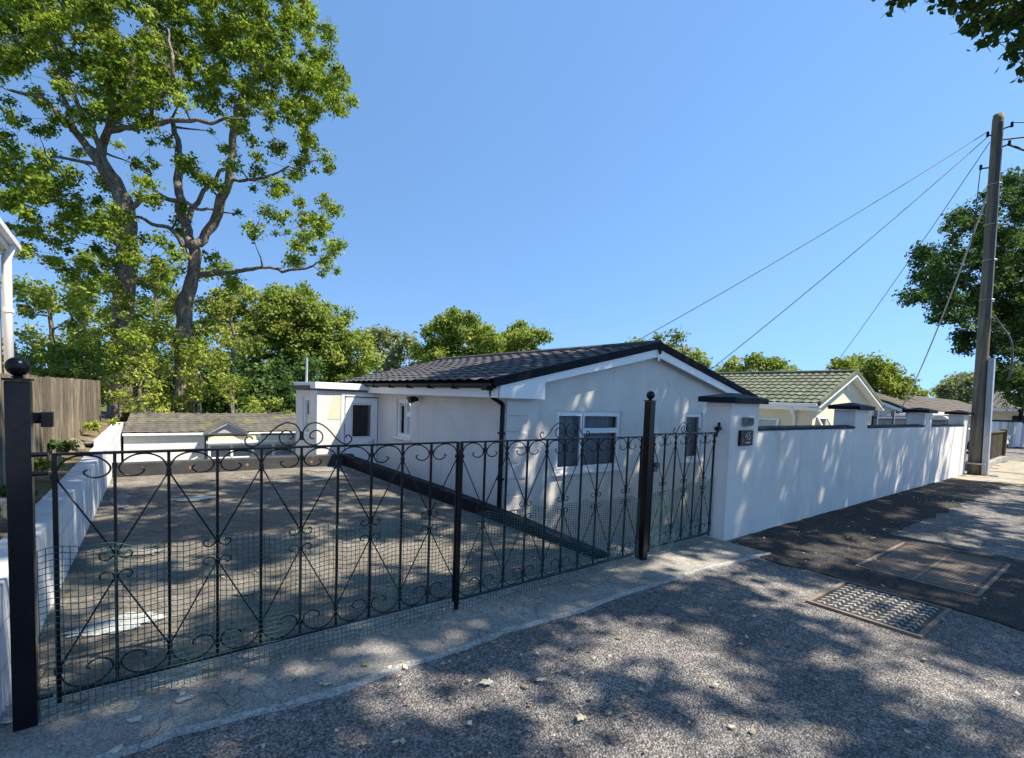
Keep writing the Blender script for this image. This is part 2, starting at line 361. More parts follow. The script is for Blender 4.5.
def sheet(x0, x1, y0, y1, z, nx, ny, amp=0, s=1, edge=0):
    """gently uneven ground sheet; edge = raggedness of its outline"""
    m = MB()
    for j in range(ny+1):
        for i in range(nx+1):
            x = x0+(x1-x0)*i/nx; y = y0+(y1-y0)*j/ny
            ex = edge*noise.noise(Vector((x*3, y*3, 5))) if edge else 0
            if i in (0, nx): x += ex
            if j in (0, ny): y += ex
            m.v.append((x, y, z+hgt(x, y, s, amp)))
    for j in range(ny):
        for i in range(nx):
            a = j*(nx+1)+i; m.f.append((a, a+1, a+nx+2, a+nx+1))
    return m
def skirt(x0, x1, y0, y1, z, zb):
    return MB().box(x0, x1, y0, y1, zb, z)

# ------------------------------------------------------------------ ground, road, drive
solo(sheet(-120, 220, -80, 260, -1.25, 60, 60, 0.3, 0.05), 'ground', 'grass', kind='structure')
solo(MB().box(-60, 90, -14, 3.0, -1.3, 0.0), 'road', 'road', kind='structure')
solo(MB().box(17.6, 60, 3.0, 7.5, -1.3, -0.004), 'road_turning', 'road', kind='structure')
solo(sheet(6.0, 16.6, 1.93, 2.93, 0.004, 60, 6, 0, edge=0.16), 'footway', 'tarmac', kind='structure')
solo(sheet(5.18, 7.64, 0.42, 2.86, 0.008, 40, 36, 0, edge=0.12), 'tarmac_patch', 'tarmac', kind='structure')
solo(sheet(15.9, 24.4, 1.75, 2.97, 0.009, 40, 6, 0, edge=0.5), 'footway_end', 'sandy', kind='structure')
# concrete apron in front of the gates, its pale ragged edge against the road
ap = MB()
N = 90
for i in range(N+1):
    x = -3.0+8.4*i/N
    y = 2.50+0.045*noise.noise(Vector((x*1.7, 0, 0)))+0.02*noise.noise(Vector((x*9, 0, 4)))+(0.22*max(0, (0.6-x))/3.0)
    if x > 4.2: y -= 0.10*(x-4.2)
    ap.v += [(x, y, 0.0), (x, y, 0.012), (x, 3.22, 0.014)]
for i in range(N):
    a = i*3; ap.f += [(a, a+3, a+4, a+1), (a+1, a+4, a+5, a+2)]
solo(ap, 'concrete_apron', 'concrete', kind='structure')
ed = MB()
for i in range(N+1):
    x = -3.0+8.4*i/N
    y = 2.50+0.045*noise.noise(Vector((x*1.7, 0, 0)))+0.02*noise.noise(Vector((x*9, 0, 4)))+(0.22*max(0, (0.6-x))/3.0)
    if x > 4.2: y -= 0.10*(x-4.2)
    wd = max(0.006, 0.027+0.022*noise.noise(Vector((x*3, 3, 1)))+0.018*noise.noise(Vector((x*13, 3, 1))))
    ed.v += [(x, y-0.006, 0.0), (x, y-0.004, 0.017), (x, y+wd, 0.018)]
for i in range(N):
    a = i*3; ed.f += [(a, a+3, a+4, a+1), (a+1, a+4, a+5, a+2)]
solo(ed, 'apron_edging', 'edging', kind='structure')
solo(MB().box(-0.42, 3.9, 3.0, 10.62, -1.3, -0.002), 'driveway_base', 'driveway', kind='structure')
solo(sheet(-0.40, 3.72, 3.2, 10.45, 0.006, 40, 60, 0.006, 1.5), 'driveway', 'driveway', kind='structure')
solo(MB().box(3.845, 6.1, 3.0, 3.75, -1.3, 0.006), 'entrance_step', 'concrete', kind='structure')
solo(sheet(3.9, 16.3, 3.7, 12, -0.95, 10, 10), 'yard_ground', 'yard', kind='structure')
def blob_patch(name, cx, cy, rx, ry, mat, z=0.012, seed=0):
    m = MB(); n = 90; m.v.append((cx, cy, z))
    for i in range(n):
        a = 2*math.pi*i/n; r = 1+0.45*noise.noise(Vector((math.cos(a)*1.3+seed, math.sin(a)*1.3, seed)))+0.3*noise.noise(Vector((math.cos(a)*4+seed, math.sin(a)*4, 1)))
        m.v.append((cx+rx*r*math.cos(a), cy+ry*r*math.sin(a), z+0.001*seed*0.3))
    for i in range(n): m.f.append((0, 1+i, 1+(i+1) % n))
    return solo(m, name, mat, kind='structure')
for i, (cx, cy, rx, ry) in enumerate([(-0.02, 3.97, 0.24, 0.13), (0.75, 8.0, 0.24, 0.16), (2.5, 8.9, 0.6, 0.18), (0.72, 4.1, 0.08, 0.04), (0.14, 5.6, 0.14, 0.07), (-0.02, 8.3, 0.10, 0.5), (3.2, 9.9, 0.4, 0.25)]):
    blob_patch('screed_patch', cx, cy, rx, ry, 'palepatch' if i in (0, 1) else 'drivepatch', 0.016, i+1)
blob_patch('paint_splash', 0.23, 2.82, 0.05, 0.022, 'palepatch', 0.017, 12)

# ------------------------------------------------------------------ service covers
def cover(name, label, x0, x1, y0, y1, chevron):
    t = thing(name, label, 'access cover', ((x0+x1)/2, (y0+y1)/2, 0.008))
    z = 0.012
    fr = MB()
    for a in ((x0, x1, y0, y0+0.03), (x0, x1, y1-0.03, y1), (x0, x0+0.03, y0+0.03, y1-0.03), (x1-0.03, x1, y0+0.03, y1-0.03)):
        fr.box(*a, 0.0, z+0.008)
    fr.build('frame', MT['iron_brown'], t, bevel=0.002)
    MB().box(x0+0.034, x1-0.034, y0+0.034, y1-0.034, 0.0, z).build('plate', MT['iron'], t)
    r = MB()
    if chevron:
        nx, ny = 9, 8
        dx = (x1-x0-0.1)/nx; dy = (y1-y0-0.1)/ny
        for i in range(nx):
            for j in range(ny):
                cx = x0+0.05+dx*(i+0.5); cy = y0+0.05+dy*(j+0.5)
                for s in (-1, 1):
                    a = Vector((cx+0.3*dx, cy, z)); b = Vector((cx-0.3*dx, cy+s*dy*0.36, z))
                    d = (b-a).normalized(); q = Vector((-d.y, d.x, 0))*0.008
                    r.prism([a-q, a+q, b+q, b-q], (0, 0, 0.006))
    else:
        ny = 2; nx = 26
        for i in range(nx):
            cx = x0+0.06+(x1-x0-0.12)*(i+0.5)/nx
            for j in range(2):
                yy0 = y0+0.06+(y1-y0-0.1)/2*j; r.box(cx-0.014, cx+0.014, yy0, yy0+(y1-y0-0.16)/2, z-0.002, z+0.006)
        r.box(x0+0.04, x1-0.04, (y0+y1)/2-0.012, (y0+y1)/2+0.012, z-0.002, z+0.007)
    r.build('raised_pattern', MT['iron_light' if chevron else 'iron_rib'], t)
MT['iron'] = surf('cast_iron', (0.03, 0.026, 0.023), (0.065, 0.058, 0.05), 7, 0.6, (80, 0.4, 0.003), metal=0.3)
MT['iron_rib'] = surf('worn_rusty_ribs', (0.14, 0.105, 0.08), (0.27, 0.21, 0.165), 9, 0.7, (80, 0.4, 0.003))
MT['iron_brown'] = surf('rusty_brown_iron', (0.13, 0.098, 0.075), (0.25, 0.195, 0.155), 9, 0.7, (80, 0.4, 0.003))
MT['iron_light'] = surf('worn_iron', (0.18, 0.175, 0.165), (0.36, 0.35, 0.33), 5, 0.6, (80, 0.2, 0.002))
cover('access_cover', 'rectangular metal cover with raised chevron tread set in the road asphalt', 4.31, 5.14, 0.87, 1.61, True)
cover('access_cover', 'wide brown ribbed double cover set in the dark tarmac patch by the wall', 5.72, 7.28, 0.80, 1.72, False)

# ------------------------------------------------------------------ boundary wall with piers on the right
bw = thing('boundary_wall', 'long white rendered roadside wall with black coping and four capped piers', 'wall', (10.9, 3.0, 0))
MB().box(6.05, 17.27, 2.929, 3.13, -1.2, 1.262).build('wall_face', 'render', bw)
piers = [(5.42, 6.06, 1.585), (9.24, 9.82, 1.56), (13.2, 13.76, 1.55), (16.72, 17.28, 1.54)]
for (a, b, h) in piers:
    p = MB().box(a, b, 2.926, 3.235, -1.2, h).build('pier', 'render', bw, bevel=0.002)
    c = MB(); e = 0.075; zz = h+0.085
    c.v += [(a-e, 2.927-e, h+0.002), (b+e, 2.927-e, h+0.002), (b+e, 3.235+e, h+0.002), (a-e, 3.235+e, h+0.002),
            (a-e, 2.927-e, zz-0.02), (b+e, 2.927-e, zz-0.02), (b+e, 3.235+e, zz-0.02), (a-e, 3.235+e, zz-0.02), ((a+b)/2-0.1, 3.08, zz+0.035), ((a+b)/2+0.1, 3.08, zz+0.035)]
    c.f += [(0, 3, 2, 1), (0, 1, 5, 4), (1, 2, 6, 5), (2, 3, 7, 6), (3, 0, 4, 7), (4, 5, 9, 8), (5, 6, 9), (6, 7, 8, 9), (7, 4, 8)]
    sub(c, 'cap', 'blackpaint', p, bevel=0.006)
for (a, b) in ((6.063, 9.237), (9.823, 13.197), (13.763, 16.717)):
    MB().prism([(a, 2.915, 1.265), (a, 3.165, 1.265), (a, 3.165, 1.295), (a, 3.04, 1.315), (a, 2.915, 1.295)], (b-a, 0, 0)).build('coping', 'blackpaint', bw, bevel=0.004)

# house number plaque and door-entry box on the first pier
sg = thing('house_number_sign', 'black square plaque with number 45 fixed to the first white pier', 'sign', (5.75, 2.9, 1.1))
MB().box(5.60, 5.89, 2.895, 2.926, 1.095, 1.275).build('plaque', 'plastic', sg, bevel=0.004)
def text_mesh(name, s, size, loc, mat, parent, rot=(rad(90), 0, 0), ext=0.0015):
    cu = bpy.data.curves.new(name, 'FONT'); cu.body = s; cu.size = size; cu.extrude = ext; cu.align_x = 'CENTER'; cu.align_y = 'CENTER'
    tmp = bpy.data.objects.new('tmp', cu); COL.objects.link(tmp)
    bpy.context.view_layer.update()
    me = bpy.data.meshes.new_from_object(tmp.evaluated_get(bpy.context.evaluated_depsgraph_get()))
    bpy.data.objects.remove(tmp); me.name = name; me.materials.clear(); me.materials.append(MT[mat])
    o = bpy.data.objects.new(name, me); COL.objects.link(o)
    from mathutils import Euler
    me.transform(Matrix.LocRotScale(Vector(loc), Euler(rot), None))
    o.parent = parent
    me.transform(Matrix.LocRotScale(parent.location, parent.rotation_euler, None).inverted()); return o
text_mesh('numerals', '45', 0.135, (5.765, 2.893, 1.205), 'wirepale', sg)
MB().box(5.70, 5.83, 2.8925, 2.8945, 1.125, 1.137).build('lettering_line', 'wirepale', sg)
MB().prism([(5.625, 2.8925, 1.12), (5.66, 2.8925, 1.13), (5.672, 2.8925, 1.19), (5.65, 2.8925, 1.185)], (0, 0.002, 0)).build('emblem', 'orange', sg)
ib = thing('intercom_box', 'small grey wedge shaped intercom box above the number plaque on the pier', 'wall lamp', (5.75, 2.9, 1.34))  # door intercom housing, no light source in it
MB().prism([(5.66, 2.926, 1.325), (5.66, 2.926, 1.425), (5.66, 2.87, 1.425), (5.66, 2.862, 1.36), (5.66, 2.88, 1.325)], (0.17, 0, 0)).build('housing', 'greystone', ib, bevel=0.004)
g = MB()
for k in range(6): g.box(5.68+0.024*k, 5.69+0.024*k, 2.860, 2.866, 1.35, 1.41)
g.build('grille', 'lead', ib)

# ------------------------------------------------------------------ left retaining wall and far / right black kerb walls
def skew_block(y0, y1, z0, z1, th, dz0=0):
    xi = lambda y: -0.14-(10.4-y)*0.043
    m = MB(); a, b = xi(y0), xi(y1)
    m.add([(a-th, y0, z0), (a, y0, z0), (b, y1, z0), (b-th, y1, z0), (a-th, y0, z1), (a, y0, z1), (b, y1, z1), (b-th, y1, z1)],
          [(0, 3, 2, 1), (4, 5, 6, 7), (0, 1, 5, 4), (1, 2, 6, 5), (2, 3, 7, 6), (3, 0, 4, 7)])
    return m
def mat_block():
    m, n, b = new_mat('painted_blockwork'); c = n.nodes.new('ShaderNodeTexCoord')
    sp = n.nodes.new('ShaderNodeSeparateXYZ'); cb = n.nodes.new('ShaderNodeCombineXYZ')
    L(n, c.outputs['Object'], sp.inputs[0]); L(n, sp.outputs[1], cb.inputs[0]); L(n, sp.outputs[2], cb.inputs[1])
    br = n.nodes.new('ShaderNodeTexBrick'); L(n, cb.outputs[0], br.inputs['Vector'])
    br.inputs['Scale'].default_value = 1; br.inputs['Brick Width'].default_value = 0.45; br.inputs['Row Height'].default_value = 0.2
    br.inputs['Mortar Size'].default_value = 0.007; br.inputs['Mortar Smooth'].default_value = 0.4
    br.inputs['Color1'].default_value = (0.68, 0.68, 0.68, 1); br.inputs['Color2'].default_value = (0.74, 0.74, 0.74, 1); br.inputs['Mortar'].default_value = (0.52, 0.53, 0.55, 1)
    t = tex(n, 'Noise', 5, c.outputs['Object'], Detail=8.0)
    f = ramp(n, t.outputs[0], [(0.3, (0.85, 0.85, 0.84)), (0.65, (1, 1, 1))])
    L(n, mixc(n, 1.0, br.outputs['Color'], f, 'MULTIPLY'), b.inputs['Base Color']); b.inputs['Roughness'].default_value = 0.85
    a = n.nodes.new('ShaderNodeMath'); a.operation = 'MULTIPLY'; a.inputs[1].default_value = -1; L(n, br.outputs['Fac'], a.inputs[0])
    bump(n, b, a.outputs[0], 0.6, 0.006); return m
MT['block'] = mat_block()
lw = thing('retaining_wall', 'low white painted blockwork wall running along the left side of the driveway', 'wall', (-0.4, 6.5, 0))
skew_block(2.93, 9.7, -1.2, 0.60, 0.17).build('wall_blocks', 'block', lw, bevel=0.006)
skew_block(9.703, 14.2, -1.2, 0.69, 0.17).build('stepped_end', 'block', lw, bevel=0.006)
kw = thing('low_wall', 'low black painted kerb wall along the house side of the driveway', 'wall', (3.8, 6.7, 0))
kk = MB(); ky = [(3.26, 0.05), (4.6, 0.13), (6.5, 0.19), (10.42, 0.225)]
for y, z in ky: kk.v += [(3.66, y, -1.2), (3.82, y, -1.2), (3.82, y, z), (3.66, y, z)]
for i in range(3):
    for j in range(4): kk.f.append((4*i+j, 4*i+(j+1) % 4, 4*i+4+(j+1) % 4, 4*i+4+j))
kk.f += [(3, 2, 1, 0), (12, 13, 14, 15)]
kk.build('wall_face', 'blackpaint', kw, bevel=0.012)
kf = thing('low_wall', 'low black wall, sunlit grey in its colour, closing the far end of the driveway', 'wall', (1.8, 10.5, 0))
MB().box(-0.12, 3.9, 10.425, 10.62, -1.2, 0.23).build('wall_face', 'kerbpaint_sunlit', kf, bevel=0.012)
sp_ = MB()
for x in (0.95, 1.85, 3.02):
    sp_.lathe([(0.001, -0.002), (0.026, -0.002), (0.027, 0.0)], (x, 10.425, 0.11), 14, 'y')
sp_.build('rust_mark', 'orange', kf)

# ------------------------------------------------------------------ gates
GY = 3.0
def path(mb, pts, r, ox, oz, sx=1, sz=1, k=5, y=GY, n=5):
    mb.tube([(ox+sx*p.x, y, oz+sz*p.y) for p in catmull([(a, b, 0) for a, b in pts], k)], r, n)
TOPS = [(0, -0.10), (0.006, -0.07), (0.028, -0.03), (0.065, -0.008), (0.105, -0.003), (0.145, -0.012), (0.178, -0.036), (0.194, -0.064), (0.186, -0.09),
        (0.162, -0.106), (0.13, -0.108), (0.105, -0.095), (0.098, -0.08), (0.112, -0.072)]
MIDS = [(0.004, 0.0), (0.014, -0.022), (0.034, -0.034), (0.056, -0.028), (0.062, -0.01), (0.05, 0.002), (0.04, -0.003)]
CREST = [(-0.255, 0.045), (-0.262, 0.058), (-0.278, 0.058), (-0.292, 0.04), (-0.285, 0.018), (-0.262, 0.006), (-0.235, 0.012), (-0.2, 0.04), (-0.165, 0.08),
         (-0.12, 0.12), (-0.075, 0.135), (-0.03, 0.12), (-0.008, 0.08), (-0.012, 0.04), (-0.04, 0.012), (-0.08, 0.006), (-0.112, 0.028), (-0.118, 0.062), (-0.095, 0.088),
         (-0.064, 0.086), (-0.045, 0.062), (-0.055, 0.042), (-0.07, 0.046)]
def gate_leaf(name, label, x0, x1, zb, zt, nb, crest_s, netting, latch, y=GY, group=None, gv=0.027):
    t = thing(name, label, 'gate', (x0, y, 0), group=group)
    fr = MB(); hs = 0.0095
    fr.box(x0-hs, x0+hs, y-hs, y+hs, zb-0.04, zt+0.005).box(x1-hs, x1+hs, y-hs, y+hs, zb-0.04, zt+0.005)
    fr.box(x0+hs, x1-hs, y-0.016, y+0.016, zt-0.006, zt+0.006).box(x0+hs, x1-hs, y-0.016, y+0.016, zb-0.006, zb+0.006)
    fr.build('frame', 'black', t, bevel=0.002)
    w_ = (x1-x0)/nb; s = w_/0.21
    zm1 = zb+(zt-zb)*0.565; zm0 = zb+(zt-zb)*0.46
    for k in range(1, nb):
        xb = x0+k*w_; m = MB().box(xb-0.0065, xb+0.0065, y-0.0065, y+0.0065, zb+0.007, zt-0.007)
        for z in ((zt-0.1, zb+0.11) if k % 2 == 0 else (zm1, zm0, zt-0.062, zb+0.07)): m.box(xb-0.0105, xb+0.0105, y-0.0105, y+0.0105, z-0.013, z+0.013)
        m.build('upright_bar', 'black', t)
    for k in range(1, nb, 2):
        xb = x0+k*w_
        for sd in (-1, 1):
            ox = xb+sd*w_
            for up_ in (0, 1):
                sc = MB()
                if up_:
                    path(sc, TOPS, 0.0044, ox, zt-0.006, -sd*s, 1, y=y)
                    sc.tube([(ox-sd*0.001, y, zt-0.105), (xb+sd*0.004, y, zm1)], 0.0042, 5)
                    path(sc, MIDS, 0.004, xb, zm1+0.005, sd*s, 1, y=y)
                else:
                    path(sc, [(a, -b) for a, b in TOPS], 0.0044, ox, zb+0.006, -sd*s, 1.12, y=y)
                    sc.tube([(ox-sd*0.001, y, zb+0.118), (xb+sd*0.004, y, zm0)], 0.0042, 5)
                    path(sc, MIDS, 0.004, xb, zm0-0.005, sd*s, -1, y=y)
                sc.build('scroll', 'black', t, smooth=True)
    for xb in (x0, x1):
        for z in (zt-0.1, zb+0.11): MB().box(xb-0.0145, xb+0.0145, y-0.0145, y+0.0145, z-0.013, z+0.013).build('collar', 'black', t)
    cr = MB(); xc = x0+w_*(nb//2)
    if nb == 6: xc = x0+w_*3
    for sd in (1, -1): path(cr, CREST, 0.0042, xc, zt+0.004, sd*crest_s, crest_s, y=y)
    cr.box(xc-0.008, xc+0.008, y-0.008, y+0.008, zt+0.04*crest_s, zt+0.09*crest_s)
    cr.build('crest_scroll', 'black', t, smooth=False)
    # plastic netting tied to the street face of the leaf
    nx0, nx1, ztop0, ztop1 = netting; g = 0.027
    nt_ = MB(); cols = int((nx1-nx0)/g)
    def P(i, j, rows, dx=0):
        x = nx0+g*i; top = ztop0+(ztop1-ztop0)*i/cols+0.012*math.sin(i*0.31)+0.008*math.sin(i*0.83)
        z = 0.02+(top-0.02)*j/rows
        lift = 0.03*math.exp(-z*9)
        return (x+0.006*noise.noise(Vector((x*2, z*3, 1))), y-0.020-lift+0.007*noise.noise(Vector((x*3, z*4, 7))), z+0.006*noise.noise(Vector((x*4, z*2, 3))))
    rows = int(((ztop0+ztop1)/2)/gv)
    for i in range(cols+1): nt_.tube([P(i, j, rows) for j in range(0, rows+1)], 0.0021, 3, False)
    for j in range(1, rows+1): nt_.tube([P(i, j, rows) for i in range(0, cols+1)], 0.0021, 3, False)
    nt_.build('netting', 'netting', t)
    if latch == 'mid':
        lt = MB().box(x1-0.02, x1+0.03, y-0.024, y-0.0125, zt-0.09, zt-0.05); lt.box(x1-0.004, x1+0.012, y-0.024, y-0.0125, 0.5, zt-0.09); lt.box(x1-0.004, x1+0.03, y-0.024, y-0.0125, 0.02, 0.5)
        lt.build('drop_bolt', 'black', t)
    elif latch == 'round':
        lt = MB().lathe([(0.001, -0.02), (0.026, -0.02), (0.03, -0.012), (0.03, 0.012), (0.026, 0.02), (0.001, 0.02)], (x0+0.035, y-0.025, 0.94), 16, 'y')
        lt.box(x0+0.0, x0+0.06, y-0.02, y-0.006, 0.87, 0.91); lt.build('latch', 'lead', t)
    for z in (zb+0.1, zt-0.12):
        pass
    return t
gate_leaf('driveway_gate', 'left leaf of the black wrought iron driveway gate, beside the left post', -0.24, 1.868, 0.115, 1.225, 10, 1.0, (-0.30, 1.85, 0.80, 0.70), 'mid', group='driveway gate leaves')
gate_leaf('driveway_gate', 'right leaf of the black wrought iron driveway gate, in front of the bungalow', 1.90, 3.935, 0.085, 1.225, 10, 0.97, (1.90, 3.93, 0.70, 0.655), None, group='driveway gate leaves', gv=0.020)
gate_leaf('pedestrian_gate', 'narrow black wrought iron gate hung between the middle post and white pier', 4.15, 5.26, 0.10, 1.245, 6, 0.82, (4.14, 5.30, 0.64, 0.74), 'round', y=3.02, gv=0.018)
def gate_post(label, x, h, w_=0.05, arm=False, back=3.0):
    t = thing('gate_post', label, 'gate post', (x, back, 0))
    MB().box(x-w_, x+w_, back-w_, back+w_, -0.3, h).build('post', 'black', t, bevel=0.004)
    MB().box(x-w_-0.006, x+w_+0.006, back-w_-0.006, back+w_+0.006, h+0.001, h+0.012).build('cap_plate', 'black', t, bevel=0.003)
    pr = [(0.012, 0.0), (0.022, 0.004), (0.014, 0.012)]+[(0.041*math.sin(a), 0.05-0.041*math.cos(a)) for a in np.linspace(0.35, math.pi-0.02, 12)]
    MB().lathe(pr, (x, back, h+0.012), 24).build('ball_finial', 'black', t, smooth=True)
    for z in ((1.225, 1.14, 0.12)):
        MB().tube([(x+w_, back, z), (x+w_+0.05, back, z)], 0.011, 8).build('hinge_pin', 'black', t)
    if arm:
        MB().box(x+w_+0.012, x+w_+0.055, back+0.16, back+0.22, 1.335, 1.405).build('bracket_block', 'black', t, bevel=0.003)
        MB().box(x-0.02, x+0.02, back+w_+0.001, back+0.2, 1.35, 1.40).box(x-0.02, x+w_+0.015, back+0.2, back+0.24, 1.35, 1.4).build('bracket_arm', 'black', t)
    return t
gate_post('black square steel post at the left end of the driveway gate', -0.350, 1.545, 0.040, True)
gate_post('black square steel post between the driveway gate and the pedestrian gate', 4.03, 1.565, 0.038)
hk = thing('gate_hinge_post', 'black cranked iron bracket on the white pier holding the pedestrian gate', 'gate hinge', (5.3, 3.02, 1.2))
MB().tube([(5.28, 3.02, 1.20), (5.30, 3.02, 1.245), (5.345, 3.03, 1.27), (5.355, 3.03, 1.30), (5.355, 3.03, 1.36)], 0.017, 8).build('crank', 'black', hk, smooth=True)
MB().box(5.30, 5.42, 3.035, 3.055, 1.27, 1.31).build('fixing_plate', 'black', hk)

# ------------------------------------------------------------------ building helpers
def roof_slope(e0, e1, r0, r1, course=0.32, tw=0.3, amp=0.022, step=0.022, sub_=5):
    """tiled slope: eave e0->e1, ridge r0->r1 ; stepped courses with a rolled profile"""
    e0, e1, r0, r1 = map(Vector, (e0, e1, r0, r1))
    Ln = (e1-e0).length; Wd = max(((r0-e0)-(r0-e0).project(e1-e0)).length, 0.2)
    nrm = (e1-e0).cross(r0-e0).normalized()
    if nrm.z < 0: nrm = -nrm
    nc = max(2, int(Wd/course)); nx = max(4, int(Ln/tw*sub_)); m = MB()
    for c in range(nc):
        for k, off in ((0, step), (1, 0.0)):
            t = (c+k)/nc
            a = e0.lerp(r0, t); b = e1.lerp(r1, t)
            for i in range(nx+1):
                u = i/nx; ph = (u*Ln/tw) % 1
                h = amp*(0.5+0.5*math.cos(2*math.pi*ph))**1.5
                jit = 0.004*noise.noise(Vector((u*Ln*3, c*1.7, 0)))
                m.v.append(tuple(a.lerp(b, u)+nrm*(off+h+jit+0.01)))
    row = nx+1
    for c in range(nc):
        b0 = c*2*row
        for i in range(nx):
            m.f.append((b0+i, b0+i+1, b0+row+i+1, b0+row+i))
            if c: m.f.append((b0-row+i, b0-row+i+1, b0+i+1, b0+i))
            else: m.f.append((b0+i, b0+i+1, b0+i+1, b0+i))
    m.f = [f for f in m.f if len(set(f)) >= 3]
    # underside
    m.quad(e0-nrm*0.03, e1-nrm*0.03, r1-nrm*0.03, r0-nrm*0.03)
    return m
def wall_grid(o, u, n, x1, z0, z1, holes, th=0.12):
    """wall sheet from o along unit u, thickness along n (into the building), with rectangular holes (a,b,c,d)"""
    o, u, n = Vector(o), Vector(u), Vector(n); Z = Vector((0, 0, 1))
    xs = sorted({0, x1, *[h[0] for h in holes], *[h[1] for h in holes]}); zs = sorted({z0, z1, *[h[2] for h in holes], *[h[3] for h in holes]})
    m = MB()
    P = lambda a, z, d=0: o+u*a+Z*z+n*d
    for i in range(len(xs)-1):
        for j in range(len(zs)-1):
            cx, cz = (xs[i]+xs[i+1])/2, (zs[j]+zs[j+1])/2
            if any(h[0] < cx < h[1] and h[2] < cz < h[3] for h in holes): continue
            m.quad(P(xs[i], zs[j]), P(xs[i+1], zs[j]), P(xs[i+1], zs[j+1]), P(xs[i], zs[j+1]))
            m.quad(P(xs[i], zs[j], th), P(xs[i], zs[j+1], th), P(xs[i+1], zs[j+1], th), P(xs[i+1], zs[j], th))
    for a, b, c, d in holes:
        for p, q in (((a, c), (b, c)), ((b, c), (b, d)), ((b, d), (a, d)), ((a, d), (a, c))):
            m.quad(P(*p), P(*p, th), P(*q, th), P(*q))
    return m
def frame_mb(P, a, b, c, d, w_, d0, d1):
    """rectangular frame ring as four bars, in the wall's own frame P(a,z,depth)"""
    m = MB()
    def bar(x0, x1, z0, z1):
        v = [P(x, z, dd) for dd in (d0, d1) for x, z in ((x0, z0), (x1, z0), (x1, z1), (x0, z1))]
        m.add(v, [(0, 1, 2, 3), (7, 6, 5, 4), (0, 4, 5, 1), (1, 5, 6, 2), (2, 6, 7, 3), (3, 7, 4, 0)])
    bar(a, b, c, c+w_); bar(a, b, d-w_, d); bar(a, a+w_, c+w_, d-w_); bar(b-w_, b, c+w_, d-w_)
    return m, bar
def window(parent, o, u, n, a, b, c, d, splits, sill=True, curtain=True, tw=0.06):
    """window part (frame) with sub-parts pane, curtain, sill; splits = list of light rectangles (a,b,c,d)"""
    o, u, n = Vector(o), Vector(u), Vector(n); P = lambda x, z, dd=0: o+u*x+Vector((0, 0, 1))*z+n*dd
    m, bar = frame_mb(P, a+0.001, b-0.001, c+0.001, d-0.001, tw, 0.035, 0.095)
    for s in splits:
        k, _ = frame_mb(P, *s, 0.035, 0.027, 0.087); m.add(k.v, k.f)
    f = m.build('window', 'upvc', parent, bevel=0.003)
    for s in splits:
        pn = MB(); x0, x1, z0, z1 = s[0]+0.03, s[1]-0.03, s[2]+0.03, s[3]-0.03
        pn.quad(P(x0, z0, 0.055), P(x1, z0, 0.055), P(x1, z1, 0.055), P(x0, z1, 0.055))
        sub(pn, 'pane', 'glass', f)
    # mullions between lights
    mm = MB()
    q = MB()
    xs = [a+0.05, b-0.05]
    fill = MB()
    if len(splits) > 1:
        def bar2(x0, x1, z0, z1):
            v = [P(x, z, dd) for dd in (0.04, 0.09) for x, z in ((x0, z0), (x1, z0), (x1, z1), (x0, z1))]
            fill.add(v, [(0, 1, 2, 3), (7, 6, 5, 4), (0, 4, 5, 1), (1, 5, 6, 2), (2, 6, 7, 3), (3, 7, 4, 0)])
        for i, s in enumerate(splits):
            for s2 in splits[i+1:]:
                if abs(s[1]-s2[0]) < 0.08 or abs(s2[1]-s[0]) < 0.08:
                    lo, hi = sorted((s[1], s2[0])) if abs(s[1]-s2[0]) < 0.08 else sorted((s2[1], s[0]))
                    bar2(lo-0.004, hi+0.004, c+tw, d-tw)
                elif abs(s[3]-s2[2]) < 0.08 or abs(s2[3]-s[2]) < 0.08:
                    lo, hi = sorted((s[3], s2[2])) if abs(s[3]-s2[2]) < 0.08 else sorted((s2[3], s[2]))
                    bar2(max(s[0], s2[0]), min(s[1], s2[1]), lo-0.004, hi+0.004)
        if fill.v: sub(fill, 'mullion', 'upvc', f)
    if curtain:
        cu = MB(); nx = int((b-a)/0.02)
        for i in range(nx+1):
            x = a+(b-a)*i/nx; dd = 0.20+0.022*math.sin(x*55)+0.012*math.sin(x*23+1)
            cu.v += [tuple(P(x, c-0.05, dd)), tuple(P(x, d+0.05, dd))]
        for i in range(nx): cu.f.append((2*i, 2*i+2, 2*i+3, 2*i+1))
        sub(cu, 'curtain', 'curtain', f, smooth=True)
    else:
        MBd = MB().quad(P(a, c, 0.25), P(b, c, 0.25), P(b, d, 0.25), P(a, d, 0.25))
        sub(MBd, 'window_backing', 'dark', f)  # dark sheet standing in for the unlit room behind the glass
    if sill:
        s_ = MB(); v = [P(x, z, dd) for x, z, dd in ((a-0.06, c-0.045, -0.05), (b+0.06, c-0.045, -0.05), (b+0.06, c-0.045, 0.03), (a-0.06, c-0.045, 0.03),
             (a-0.06, c-0.012, -0.05), (b+0.06, c-0.012, -0.05), (b+0.06, c+0.0, 0.03), (a-0.06, c+0.0, 0.03))]
        s_.add(v, [(0, 3, 2, 1), (4, 5, 6, 7), (0, 1, 5, 4), (1, 2, 6, 5), (2, 3, 7, 6), (3, 0, 4, 7)])
        sub(s_, 'sill', 'upvc', f, bevel=0.003)
    return f

